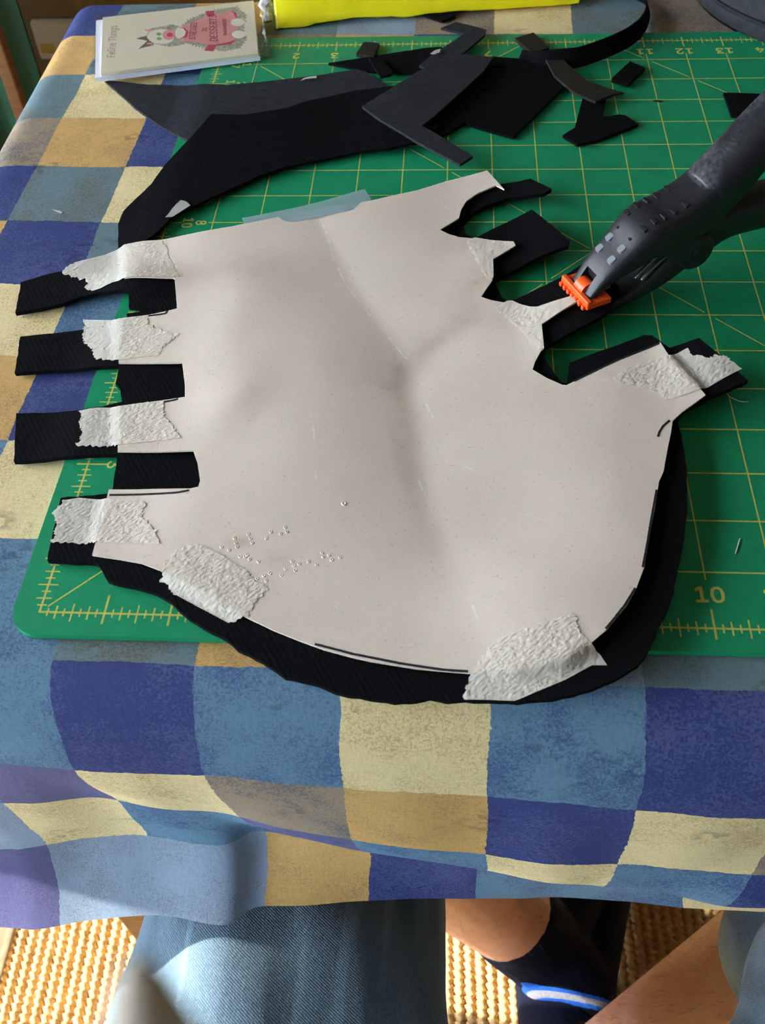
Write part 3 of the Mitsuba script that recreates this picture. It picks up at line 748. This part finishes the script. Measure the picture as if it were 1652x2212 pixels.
c = np.array([at(*q, .0006) for q in [(1568, 846), (1575, 856), (1590, 864), (1604, 868), (1616, 867)]])
put('white_thread', tube(CubicSpline(np.linspace(0, 1, 5), c)(np.linspace(0, 1, 20)), .00016, 6), 'm_whitepaint', label='thin curved white thread on the green mat beside the cardboard thumb', category='thread')
c = np.array([at(*q, .0006) for q in [(1410, 217), (1420, 218), (1433, 219)]])
put('dark_thread', tube(c, [.0003, .0006, .0002], 6), 'm_ink', label='short dark thread on the mat behind the clamp handle', category='thread')
c = np.array([at(*q, .0005) for q in [(1588, 1196), (1593, 1180), (1598, 1163)]])
put('white_thread', tube(c, .0002, 6), 'm_whitepaint', label='short pale lint on the mat right of the fabric edge', category='thread')

# ------------------------------------------------------------------ spring clamp
CO = np.array([8.56 * IN, 6.995 * IN, 0.0]); CA = math.radians(27)
ax_s, ax_w = np.array([math.cos(CA), math.sin(CA), 0]), np.array([-math.sin(CA), math.cos(CA), 0])


def cl_to(m):
    m = m.copy(); v = np.array(m.vertices) * IN
    m.vertices = CO + v[:, :1] * ax_s + v[:, 1:2] * ax_w + v[:, 2:3] * np.array([0, 0, 1])
    if m.volume < 0:
        m.invert()
    return m


UP = [(-.07, .50, .06, .32), (.08, .66, .11, .34), (.39, .98, .19, .39), (.79, 1.24, .30, .45), (1.15, 1.48, .40, .50), (1.45, 1.50, .45, .52), (1.92, 1.63, .47, .50), (2.36, 1.87, .46, .47), (2.76, 2.22, .44, .45), (3.15, 2.65, .41, .43), (4.0, 3.40, .38, .42), (5.0, 4.22, .34, .40)]
arm = to_man(loft(UP, 80, 40, 3.6))
web = man(manifold3d.Manifold.batch_hull([manifold3d.Manifold.sphere(.09, 16).translate([s, w, z]) for w in (-.32, .32) for s, z in ((1.15, 1.5), (1.5, 1.2), (1.95, .92), (2.4, 1.05), (2.65, 1.85), (1.9, 1.85))]))
slot = to_man(box(-.6, .38, -.155, .155, -1, 3)).rotate([0, -14, 0])
arm = arm - slot
arm = arm + to_man(web)
put('spring_clamp__upper_arm', cl_to(man(arm)), 'm_black_plastic', smooth=40)
LOW = [(-.2, .16, .07, .30), (.3, .16, .12, .36), (.9, .32, .15, .39), (1.4, .52, .24, .41), (1.9, .85, .33, .43), (2.4, 1.15, .38, .43), (2.9, 1.32, .40, .42), (3.6, 1.28, .40, .40), (4.6, 1.2, .38, .38)]
put('spring_clamp__lower_arm', cl_to(loft(LOW, 60, 32, 3.0)), 'm_black_plastic', smooth=40)
boss = manifold3d.Manifold.batch_hull([manifold3d.Manifold.cylinder(h_, r_ - .05, r_ - .05, 32, True).rotate([90, 0, 0]).translate([s_, 0, z_]) + manifold3d.Manifold.cylinder(h_ - .1, r_, r_, 32, True).rotate([90, 0, 0]).translate([s_, 0, z_]) for s_, z_, r_, h_ in ((1.70, 1.22, .26, .98), (2.1, 1.02, .36, 1.02))])
put('spring_clamp__pivot', cl_to(man(boss)), 'm_black_plastic', smooth=40)
put('spring_clamp__rivet', cl_to(man(manifold3d.Manifold.cylinder(1.06, .10, .10, 24, True).rotate([90, 0, 0]).translate([2.1, 0, 1.04]))), 'm_black_plastic', smooth=40)
put('spring_clamp__grip_sleeve', cl_to(loft([(2.42, 2.01, .40, .42), (2.47, 2.06, .46, .49), (2.8, 2.32, .475, .50), (3.15, 2.66, .475, .50), (4.0, 3.42, .45, .49), (4.8, 4.08, .43, .47), (5.15, 4.35, .40, .44), (5.25, 4.43, .22, .25)], 50, 32, 2.2)), 'm_sleeve', smooth=40, label='scuffed rubber grip sleeve')


def top_of(s):
    S = np.array(UP); t = np.linspace(0, 1, len(S)); Q = CubicSpline(t, S)(np.linspace(0, 1, 600))
    d = np.gradient(Q[:, :2], axis=0); d /= np.linalg.norm(d, axis=1, keepdims=True)
    i = np.argmin(abs(Q[:, 0] - d[:, 1] * Q[:, 2] - s)); return Q[i], d[i]


def stud(s, w, ls, lw, hgt, bs, key):
    Q, d = top_of(s); nx = np.array([-d[1], d[0]])
    hz = Q[2] * (1 - (abs(w) / Q[3]) ** 3.6) ** (1 / 3.6)
    c = np.array([Q[0] + nx[0] * hz, w, Q[1] + nx[1] * hz])
    r = min(ls, lw) * .3
    b_ = manifold3d.Manifold.batch_hull([manifold3d.Manifold.cylinder(hgt, r, r * .8, 14).translate([x_, y_, -hgt * .5]) for x_ in (-ls / 2 + r, ls / 2 - r) for y_ in (-lw / 2 + r, lw / 2 - r)])
    m = man(b_); M = np.eye(4); M[:3, 0] = [d[0], 0, d[1]]; M[:3, 1] = [0, 1, 0]; M[:3, 2] = [nx[0], 0, nx[1]]; M[:3, 3] = c
    m.apply_transform(M)
    put(key, cl_to(m), bs, smooth=30)


for s in (.39, .57):
    for w in (-.2, .2):
        stud(s, w, .16, .15, .05, 'm_grey_plastic', 'spring_clamp__grip_stud')
for w in (-.2, .2):
    stud(.71, w, .05, .06, .04, 'm_black_plastic', 'spring_clamp__grip_stud')
for s, hh_ in ((.91, .06), (1.1, .055), (1.3, .05), (1.5, .045), (1.72, .045)):
    for w in (-.27, .27):
        stud(s, w, .07, .17, hh_, 'm_black_plastic', 'spring_clamp__grip_rib')
for k_, w in enumerate((-.30, .30)):
    for o_ in (0, .16):
        c = CubicSpline([0, .5, 1], np.array([[.92 + o_, w, .72 - o_ * .6], [1.22 + o_, w, 1.02 - o_ * .6], [1.62 + o_, w * .9, 1.22 - o_ * .6]]))(np.linspace(0, 1, 24))
        put('spring_clamp__spring_wire', cl_to(tube(c, .04, 10)), 'm_steel', smooth=True)
# orange swivel pad under the fork
pad = [to_man(box(-.16, .36, -.45, .49, .465, .60, .035)), manifold3d.Manifold.cylinder(.27, .17, .17, 28, True).rotate([90, 0, 0]).translate([.05, 0, .62]),
       to_man(box(-.17, -.06, -.45, .49, .465, .65, .03))]
for k in range(7):
    pad.append(to_man(box(-.23, -.12, -.40 + k * .13, -.32 + k * .13, .455, .54, .02)))
pm = pad[0]
for q_ in pad[1:]:
    pm = pm + q_
put('spring_clamp__jaw_pad', cl_to(man(pm)), 'm_orange', smooth=40, label='orange swivelling jaw pad')
say('spring_clamp', 'black plastic spring clamp with an orange jaw pad gripping the right side of the cardboard', 'clamp')

# ------------------------------------------------------------------ greeting card in its clear sleeve
CS = lambda a, b: (180 + a * .2542, b * .2542)
C3_ = lambda a, b: (390 + a * .1271, b * .1271)
CZ = CLZ + .0006


def slab(px, z0, z1, bs, key, **k):
    xy = np.array([at(*q, z1)[:2] for q in px])
    m = trimesh.creation.extrude_polygon(sg.Polygon(xy).buffer(0), z1 - z0, engine='earcut'); m.apply_translation([0, 0, z0])
    put(key, m, bs, **k)


GZ = .0062
slab([CS(108, 175), CS(1440, 8), CS(1500, 478), CS(100, 665)], .0012, .0040, 'm_envelope', 'greeting_card__envelope')
slab([CS(165, 150), CS(1445, 5), CS(1485, 458), CS(150, 622)], .0042, GZ, 'm_white_card', 'greeting_card__card')
say('greeting_card', 'greeting card showing a cat in a pink jumper, packed in a clear sleeve', 'greeting card')
sl = np.array([[*at(*q, GZ + .0006)[:2]] for q in [CS(98, 150), CS(130, 108), CS(200, 96), CS(420, 92), CS(1000, 38), CS(1500, 2), CS(1582, 474), CS(1480, 486), CS(800, 572), CS(110, 682), CS(60, 690)]])
m = sheet_xy(sl, K(GZ + .0005), 0, .01, open_=True)
put('greeting_card__clear_sleeve', m, 'm_clear')
lo_ = np.array([at(*q, .0008)[:2] for q in [CS(60, 695), CS(110, 690), CS(800, 580), CS(1580, 480), CS(1500, 5), CS(200, 100), CS(95, 140)]])
m = sheet_xy(lo_, lambda x, y: .0006 + 0 * np.asarray(x), 0, .01, open_=True)
put('greeting_card__clear_sleeve', m, 'm_clear')


def prn(px, bs, key, lvl):
    xy = np.array([at(*q, GZ)[:2] for q in px]); pg = sg.Polygon(xy).buffer(0)
    for g in getattr(pg, 'geoms', [pg]):
        m = trimesh.creation.extrude_polygon(g, .00004, engine='earcut'); m.apply_translation([0, 0, GZ + .00002 + lvl * .00004]); put(key, m, bs)


def spiky(pts, amp, n, seed):
    r = np.random.default_rng(seed); p = dens(np.array(pts, float), 14); c = p.mean(0); out = []
    for i, q in enumerate(p):
        d = (q - c) / np.linalg.norm(q - c); out.append(q + d * (amp * r.uniform(.3, 1.2) if i % 2 else -amp * .3))
    return out


def ell(cx, cy, rx, ry, n=22, a=0.0):
    t = np.arange(n) * 2 * np.pi / n
    return [(cx + rx * math.cos(k) * math.cos(a) - ry * math.sin(k) * math.sin(a), cy + rx * math.cos(k) * math.sin(a) + ry * math.sin(k) * math.cos(a)) for k in t]


PC = 'greeting_card__printed_cat__'
cc = lambda pts: [CS(*q) for q in pts]
prn(cc(spiky([(560, 250), (760, 210), (830, 230), (900, 170), (1060, 100), (1300, 60), (1380, 130), (1360, 250), (1385, 330), (1330, 410), (1200, 435), (1050, 410), (880, 370), (740, 400), (620, 375), (550, 340)], 16, 0, 1)), 'm_fur', PC + 'fur', 0)
prn(cc([(470, 250), (590, 250), (560, 300), (450, 330), (545, 350), (470, 418), (600, 385), (600, 270)]), 'm_earfur', PC + 'ears', 1)
prn(cc([(510, 252), (590, 255), (570, 285)]), 'm_pink', PC + 'ears', 2); prn(cc([(530, 380), (600, 382), (560, 362)]), 'm_pink', PC + 'ears', 2)
prn(cc(spiky(ell(660, 315, 115, 62), 8, 0, 2)), 'm_cream', PC + 'face', 2)
prn(cc(ell(830, 285, 50, 55)), 'm_cream', PC + 'bib', 4)
prn(cc(ell(642, 294, 22, 13)), 'm_eye', PC + 'eye', 3); prn(cc(ell(645, 333, 22, 13)), 'm_eye', PC + 'eye', 3)
prn(cc(ell(728, 300, 55, 42)), 'm_pink', PC + 'muzzle', 3)
prn(cc(ell(735, 300, 26, 18)), 'm_red', PC + 'nose', 4)
prn(cc([(800, 235), (870, 210), (1060, 140), (1250, 92), (1300, 130), (1290, 180), (1320, 245), (1270, 290), (1300, 340), (1230, 380), (1120, 390), (960, 365), (800, 345), (870, 310), (870, 260)]), 'm_pink', PC + 'jumper', 3)
prn(cc([(1038, 100), (1110, 95), (1118, 135), (1055, 150)]), 'm_red', PC + 'jumper_band', 4); prn(cc([(1060, 385), (1132, 385), (1105, 440), (1030, 432)]), 'm_red', PC + 'jumper_band', 4)
prn(cc([(1240, 90), (1300, 112), (1308, 160), (1290, 150), (1275, 112)]), 'm_red', PC + 'jumper_hem', 4); prn(cc([(1300, 340), (1260, 375), (1140, 392), (1120, 385), (1240, 360)]), 'm_red', PC + 'jumper_hem', 4)
prn(cc([(800, 235), (860, 240), (895, 275), (880, 320), (800, 345), (860, 310), (872, 275), (850, 248)]), 'm_red', PC + 'jumper_collar', 5)
prn(cc(ell(1312, 195, 60, 34)), 'm_cream', PC + 'paw', 5); prn(cc(ell(1322, 298, 60, 34)), 'm_cream', PC + 'paw', 5)
for s, A, B, U in (('STRESSED', (252, 690), (285, 395), (140, 680)), ('IS', (440, 548), (455, 482), (362, 543)), ('DESSERTS', (632, 725), (612, 268), (500, 712)), ('backwards', (790, 612), (772, 328), (712, 612))):
    g3 = lambda q: np.r_[at(*C3_(*q), GZ)[:2], GZ + .0003]
    put('greeting_card__lettering', text_on(s, g3(A), g3(B), g3(U), 0, .00004), 'm_textred')
g1 = lambda a, b_: np.r_[at(190 + a * .0908, 20 + b_ * .0908, GZ)[:2], GZ + .0001]
put('greeting_card__lettering', text_on('Feline Things', g1(640, 1160), g1(700, 400), g1(450, 1165), 0, .00004), 'm_textbrown')

# ------------------------------------------------------------------ yellow packet and dark pouch at the back of the table
def ray_y(px, py, y):
    d = RC.T @ np.array([(px - 826) / F_PX, (py - 1106) / F_PX, 1.0]); return CAM + (y - CAM[1]) / d[1] * d


pa, pb = at(596, 50, CLZ + .001), at(1245, 3, CLZ + .001)
e = (pb - pa)[:2]; Lp = np.linalg.norm(e); e /= Lp; nb = np.array([-e[1], e[0]])
nx_, ny_ = 130, 50
gs, gt = np.meshgrid(np.linspace(0, 1, nx_), np.linspace(0, 1, ny_), indexing='ij')
# cross-section loop around the packet: front face up, top, back face, underside
per = np.array([[0, 0], [-.004, .010], [.002, .026], [.02, .031], [.09, .033], [.15, .030], [.172, .024], [.176, .01], [.17, 0], [.08, -.0005]])
tl = np.linspace(0, 1, len(per) + 1); loop = CubicSpline(tl, np.vstack([per, per[:1]]), bc_type='periodic')(gt[0] * (ny_ - 1) / ny_)
S_ = gs * Lp
wr = meshkit.fbm(np.stack([S_ * 55, loop[None, :, 0] * 25 + gs * 0, loop[None, :, 1] * 60 + gs * 0], -1), 3, 4) - .5
near_end = np.exp(-gs * 5)
cr = .011 * wr * near_end + .0016 * wr
off = loop[None, :, 0] + cr * .5; zz = np.maximum(loop[None, :, 1] * (1 - .25 * np.exp(-gs * 30)) + cr, 0) + CLZ + .0008
PV = np.stack([pa[0] + e[0] * S_ + nb[0] * off, pa[1] + e[1] * S_ + nb[1] * off, zz], -1)
idg = np.arange(nx_ * ny_).reshape(nx_, ny_)
qd = np.stack([idg[:-1], np.roll(idg[:-1], -1, 1), np.roll(idg[1:], -1, 1), idg[1:]], -1).reshape(-1, 4)
caps = [[idg[0, 0], idg[0, k], idg[0, k + 1]] for k in range(1, ny_ - 1)] + [[idg[-1, 0], idg[-1, k + 1], idg[-1, k]] for k in range(1, ny_ - 1)]
ym_ = trimesh.Trimesh(PV.reshape(-1, 3), np.vstack([qd[:, :3], qd[:, [0, 2, 3]], caps]), process=False); ym_.fix_normals()
put('yellow_packet__body', ym_, 'm_yellow', smooth=50)
fe = []
for i in range(14):
    t_ = i / 13
    fe.append([pa[0] - e[0] * (.004 + .003 * rng.uniform()) + nb[0] * (.01 + .01 * rng.uniform()) - nb[0] * .016 * t_, pa[1] - e[1] * .003 + nb[1] * (.016 - .022 * t_), CLZ + .030 - .027 * t_ + .002 * rng.uniform()])
put('yellow_packet__torn_end', tube(np.array(fe), np.clip(.0032 + rng.normal(0, .0009, 14), .0015, .006), 7), 'm_foil', label='crumpled silvery torn end')
say('yellow_packet', 'shiny yellow packet with a crumpled silver end at the back of the table', 'packet')

# dark pouch, top right corner
pc = at(1720, 0, CLZ)[:2]
th = np.linspace(0, 2 * np.pi, 64, endpoint=False)
pr = np.array([[0, .0], [.92, .0], [1.0, .006], [1.02, .016], [.98, .026], [.9, .036], [.86, .046], [.8, .044], [.72, .036], [0, .034]])
pm_ = trimesh.creation.revolve(np.c_[pr[:, 0] * .072, pr[:, 1]], sections=64)
v = np.array(pm_.vertices); v[:, 0] *= 1.0; v[:, 1] *= 1.35; a = math.radians(20)
pm_.vertices = np.c_[v[:, 0] * math.cos(a) - v[:, 1] * math.sin(a) + pc[0], v[:, 0] * math.sin(a) + v[:, 1] * math.cos(a) + pc[1], v[:, 2] + CLZ + .0006]
put('fabric_pouch__body', pm_, 'm_bag', smooth=45)
for rr, z_ in ((1.035, .0165), (.93, .0345)):
    c = np.c_[.072 * rr * np.cos(np.r_[th, th[:1]]), .072 * rr * 1.35 * np.sin(np.r_[th, th[:1]])]
    c = np.c_[c[:, 0] * math.cos(a) - c[:, 1] * math.sin(a) + pc[0], c[:, 0] * math.sin(a) + c[:, 1] * math.cos(a) + pc[1], np.full(65, z_ + CLZ)]
    put('fabric_pouch__piping', tube(c, .0013, 8), 'm_char', smooth=True)
say('fabric_pouch', 'dark grey fabric pouch with piped seams, at the top right corner of the table', 'pouch')

# ------------------------------------------------------------------ behind the table, top left
def bar(p, q, w, d, r=.004):
    p, q = np.asarray(p, float), np.asarray(q, float); L = np.linalg.norm(q - p); b_ = box(-w / 2, w / 2, -d / 2, d / 2, 0, L, r)
    M = trimesh.geometry.align_vectors([0, 0, 1], (q - p) / L); M[:3, 3] = p; b_.apply_transform(M); return b_


pt = ray_y(15, 150, .95)
for k_, (dx_, dy_) in enumerate(((0, 0), (-.34, .02))):
    put('folded_chair__post', box(pt[0] + dx_ - .008, pt[0] + dx_ + .008, pt[1] + dy_ - .008, pt[1] + dy_ + .010, FL, .30, .003), 'm_wood', smooth=40)
cg = np.linspace(0, 1, 60); cz = np.linspace(FL + .06, .28, 8)
cx_ = pt[0] - .40 + .424 * cg; cy_ = pt[1] + .03 + .012 * np.sin(cg * 40) + .006 * np.sin(cg * 17)
cv = np.array([[x_, y_, z_] for z_ in cz for x_, y_ in zip(cx_, cy_)] + [[x_, y_ + .004, z_] for z_ in cz for x_, y_ in zip(cx_, cy_)])
ci = np.arange(60 * 8).reshape(8, 60)
cq = np.stack([ci[:-1, :-1], ci[:-1, 1:], ci[1:, 1:], ci[1:, :-1]], -1).reshape(-1, 4)
put('folded_chair__canvas', (cv, np.vstack([cq, cq[:, ::-1] + 480])), 'm_greenpaint', smooth=True)
for z_ in (FL + .05, .27):
    put('folded_chair__crossbar', box(pt[0] - .40, pt[0] + .024, pt[1] + .016, pt[1] + .05, z_ - .012, z_ + .012, .004), 'm_wood', smooth=40)
say('folded_chair', 'folded chair of dark green canvas with a brown wooden post, standing behind the table', 'chair')
YS = 1.30
p0, p1 = ray_y(62, 48, YS), ray_y(84, 130, YS)
sx, sz = p0[0], p0[2]
put('sideboard__body', box(sx - .10, sx + .80, YS + .012, YS + .38, FL, sz + .075, .006), 'm_sideboard', smooth=40)
put('sideboard__top', box(sx - .12, sx + .82, YS - .012, YS + .39, sz + .075, sz + .10, .006), 'm_sideboard', smooth=40)
put('sideboard__drawer', box(sx, sx + .36, YS, YS + .014, p1[2], sz, .004), 'm_palebox', smooth=40)
put('sideboard__door', box(sx + .004, sx + .36, YS, YS + .014, FL + .06, p1[2] - .012, .004), 'm_palebox', smooth=40)
ps = ray_y(100, 106, YS)
put('sideboard__drawer__label', box(ps[0] - .008, ps[0] + .014, YS - .0015, YS + .001, ps[2] - .006, ps[2] + .008), 'm_cardyellow')
say('sideboard', 'tan wooden sideboard with a pale drawer front, behind the table corner', 'sideboard')

# ------------------------------------------------------------------ carpet
def sisal(x, y):
    a = math.radians(2); X, Y = x * math.cos(a) + y * math.sin(a), -x * math.sin(a) + y * math.cos(a)
    pit, lp = .0108, .0078
    col_ = np.floor(X / pit); fx = X / pit - col_ - .5
    ph = Y / lp + .5 * (col_ % 2) + .25 * np.sin(col_ * 1.7)
    cell = np.floor(ph); fy = ph - cell - .5
    r_ = meshkit.noise(np.stack([col_ * 3.1, cell * 2.7, 0 * X], -1), 2)
    sk = fx + .35 * fy
    hgt = np.clip(1 - (sk / .46) ** 2, 0, 1) ** .5 * (.62 + .38 * np.clip(1 - (fy / .52) ** 2, 0, 1) ** .5) * (.8 + .3 * r_)
    return .0085 * hgt


cx0, cx1, cy0, cy1 = -.2865, .56, -.18, .36
gx = np.arange(cx0, cx1, .0013); gy = np.arange(cy0, cy1, .0013)
X, Y = np.meshgrid(gx, gy, indexing='ij')
Z = FL - .010 + sisal(X, Y)
idc = np.arange(X.size).reshape(X.shape)
qc = np.stack([idc[:-1, :-1], idc[1:, :-1], idc[1:, 1:], idc[:-1, 1:]], -1).reshape(-1, 4)
put('woven_carpet__pile', trimesh.Trimesh(np.c_[X.ravel(), Y.ravel(), Z.ravel()], np.vstack([qc[:, :3], qc[:, [0, 2, 3]]]), process=False), 'm_sisal', smooth=True, kind='stuff')
put('woven_carpet__backing', trimesh.util.concatenate([box(cx0, 1.6, cy1 - .002, 1.2, FL - .012, FL - .004), box(cx0, 1.6, -1.2, cy0 + .002, FL - .012, FL - .004), box(cx1 - .002, 1.6, cy0 + .002, cy1 - .002, FL - .012, FL - .004), box(cx0 + .002, cx1 - .002, cy0 + .002, cy1 - .002, FL - .012, FL - .0102)]), 'm_sisal')
put('woven_carpet__edge_binding', bar([cx0 - .004, -1.2, FL - .007], [cx0 - .004, 1.2, FL - .007], .012, .009, .003), 'm_floor', smooth=40)
say('woven_carpet', 'straw-coloured woven sisal carpet under the table', 'carpet')

# ------------------------------------------------------------------ the seated person: legs under the table edge
def chain(bones, el=.008, it=8):
    M = None
    for (p, r0), (q_, r1) in bones:
        h_ = manifold3d.Manifold.batch_hull([manifold3d.Manifold.sphere(r0, 28).translate(list(p)), manifold3d.Manifold.sphere(r1, 28).translate(list(q_))])
        M = h_ if M is None else M + h_
    t = man(M.refine_to_length(el)); t.merge_vertices(); trimesh.smoothing.filter_taubin(t, iterations=it); return t


LH, LK, LA = (.085, -.44, -.30), (.058, .120, -.335), (.248, .068, -.645)
RH, RK, RA = (.232, -.44, -.30), (.472, .025, -.335), (.268, -.060, -.63)
Lheel, Ltoe = (.284, .040, -.675), (.345, .225, -.709)
Rheel, Rtoe = (.268, -.105, -.68), (.258, .055, -.709)
mid = lambda a, b_, t: tuple(np.array(a) * (1 - t) + np.array(b_) * t)
body = chain([((LH, .088), (mid(LH, LK, .5), .080)), ((mid(LH, LK, .5), .080), (LK, .058)), ((LK, .058), (mid(LK, LA, .35), .056)), ((mid(LK, LA, .35), .056), (LA, .036)), ((LA, .036), (Lheel, .032)), ((LA, .034), (Ltoe, .022)), ((Lheel, .03), (Ltoe, .024)),
              ((RH, .088), (mid(RH, RK, .5), .080)), ((mid(RH, RK, .5), .080), (RK, .058)), ((RK, .058), (mid(RK, RA, .35), .058)), ((mid(RK, RA, .35), .058), (RA, .038)), ((RA, .036), (Rheel, .032)), ((RA, .034), (Rtoe, .022)), ((Rheel, .03), (Rtoe, .024)),
              ((LH, .09), (RH, .09)), (((.185, -.47, -.25), .11), ((.185, -.5, -.05), .11))])
put('person__body', body, 'm_skin', smooth=True)
jm = chain([((LH, .112), (mid(LH, LK, .55), .104)), ((mid(LH, LK, .55), .104), (LK, .082)), ((LK, .082), (mid(LK, LA, .30), .080)), ((RH, .126), (mid(RH, RK, .55), .126)), ((mid(RH, RK, .55), .102), (RK, .082)), ((RK, .082), (mid(RK, RA, .22), .078)),
            ((LH, .112), (RH, .112)), (((.185, -.47, -.25), .13), ((.185, -.5, -.08), .125))], .009, 6)
v = np.array(jm.vertices); nrm = np.array(jm.vertex_normals)
f1 = np.sin((v[:, 0] * 1.0 + v[:, 1] * .55) * 75 + 3 * meshkit.noise(v * 7, 1)) * (.4 + .6 * meshkit.noise(v * 5, 2))
fz = .0048 * f1 + .006 * (meshkit.fbm(v * 14, 3, 6) - .5)
jm.vertices = v + nrm * fz[:, None]
put('person__jeans', jm, 'm_denim', smooth=True, label='blue denim jeans')


def around(p, q_, t0, t1, r0, r1, n=10):
    ts = np.linspace(t0, t1, n); return np.array([mid(p, q_, t) for t in ts]), np.linspace(r0, r1, n)


for A_, h0, t0_ in ((LA, Lheel, Ltoe), (RA, Rheel, Rtoe)):
    K_ = LK if A_ is LA else RK
    sk = chain([((mid(A_, K_, .13), .043), (A_, .0415)), ((A_, .0415), (h0, .0365)), ((A_, .0395), (mid(A_, t0_, .5), .034)), ((mid(A_, t0_, .5), .034), (t0_, .0265)), ((h0, .0345), (t0_, .0285))], .006, 6)
    key = put('person__sock', sk, 'm_sock', smooth=True, label='black ankle sock')
    if A_ is LA:
        LS = sk
# grey and blue heel stripe of the left sock: bands of the sock's surface lifted off it
ax = np.array(Lheel) - np.array(mid(LA, Ltoe, .45)); ax /= np.linalg.norm(ax)
cen = np.array(Lheel)
v = np.array(LS.vertices); nrm = np.array(LS.vertex_normals); s_ = (v - cen) @ ax
fine = LS.subdivide().subdivide()
v = np.array(fine.vertices); s_ = (v - cen) @ ax; fn = np.array(fine.vertex_normals)
for lo, hi, bs in ((.0140, .0165, 'm_stripe_blue'), (.0165, .0205, 'm_stripe_grey'), (.0205, .0235, 'm_stripe_blue')):
    c = s_[fine.faces].mean(1); fs = fine.faces[(c > lo) & (c < hi)]
    if len(fs):
        t = trimesh.Trimesh(v + fn * .0008, fs, process=False); t.remove_unreferenced_vertices(); put('person__sock__stripe', t, bs, smooth=True)
hv, hf = [], []
r = np.random.default_rng(5)
for P0, P1, rad, n in ((LK, LA, (.056, .037), 400), (RK, RA, (.058, .039), 1800)):
    P0, P1 = np.array(P0), np.array(P1); d = (P1 - P0) / np.linalg.norm(P1 - P0); a1 = np.cross(d, [0, 0, 1]); a1 /= np.linalg.norm(a1); a2 = np.cross(a1, d)
    for _ in range(n):
        t = r.uniform(.3, .93); th_ = r.uniform(0, 2 * np.pi); o = np.cos(th_) * a1 + np.sin(th_) * a2
        rr = rad[0] + (rad[1] - rad[0]) * max(0, (t - .35) / .65)
        b0 = P0 + (P1 - P0) * t + o * rr * .97; tip = b0 + o * r.uniform(.002, .005) + d * r.uniform(.002, .007) + r.normal(0, .002, 3)
        sd = np.cross(o, d) * .00007; k = len(hv); m_ = (b0 + tip) / 2 + o * .0015
        hv += [b0 - sd, b0 + sd, m_ - sd, m_ + sd, tip]; hf += [[k, k + 1, k + 3], [k, k + 3, k + 2], [k + 2, k + 3, k + 4]]
put('person__leg_hair', trimesh.Trimesh(hv, hf, process=False), 'm_hair', kind='stuff')
say('person', 'seated person in blue jeans and black socks, bare shins crossed under the table edge', 'person')

# out-of-focus strap close to the lens, bottom left
sp = [np.array(at(x_, y_, CAM[2] - d_)) for x_, y_, d_ in ((290, 2070, .040), (300, 2120, .0405), (312, 2180, .041), (322, 2250, .0415), (330, 2330, .042), (340, 2450, .043), (350, 2600, .044))]
rd = np.array([.0003, .0010, .0015, .0020, .0024, .0028, .0031])
tq = np.linspace(0, 1, 26)
sp1 = CubicSpline(np.linspace(0, 1, 7), np.array(sp))(tq); rd1 = np.maximum(CubicSpline(np.linspace(0, 1, 7), rd)(tq), .0002)
sp2 = np.linspace(sp1[-1], CAM + [-.01, -.12, -.10], 12)[1:]
put('hanging_strap', tube(np.vstack([sp1, sp2]), np.r_[rd1, np.full(11, .0031)], 14), 'm_strap', smooth=True,
    label='blurred grey-beige strap end hanging in front of the blue jeans', category='strap')
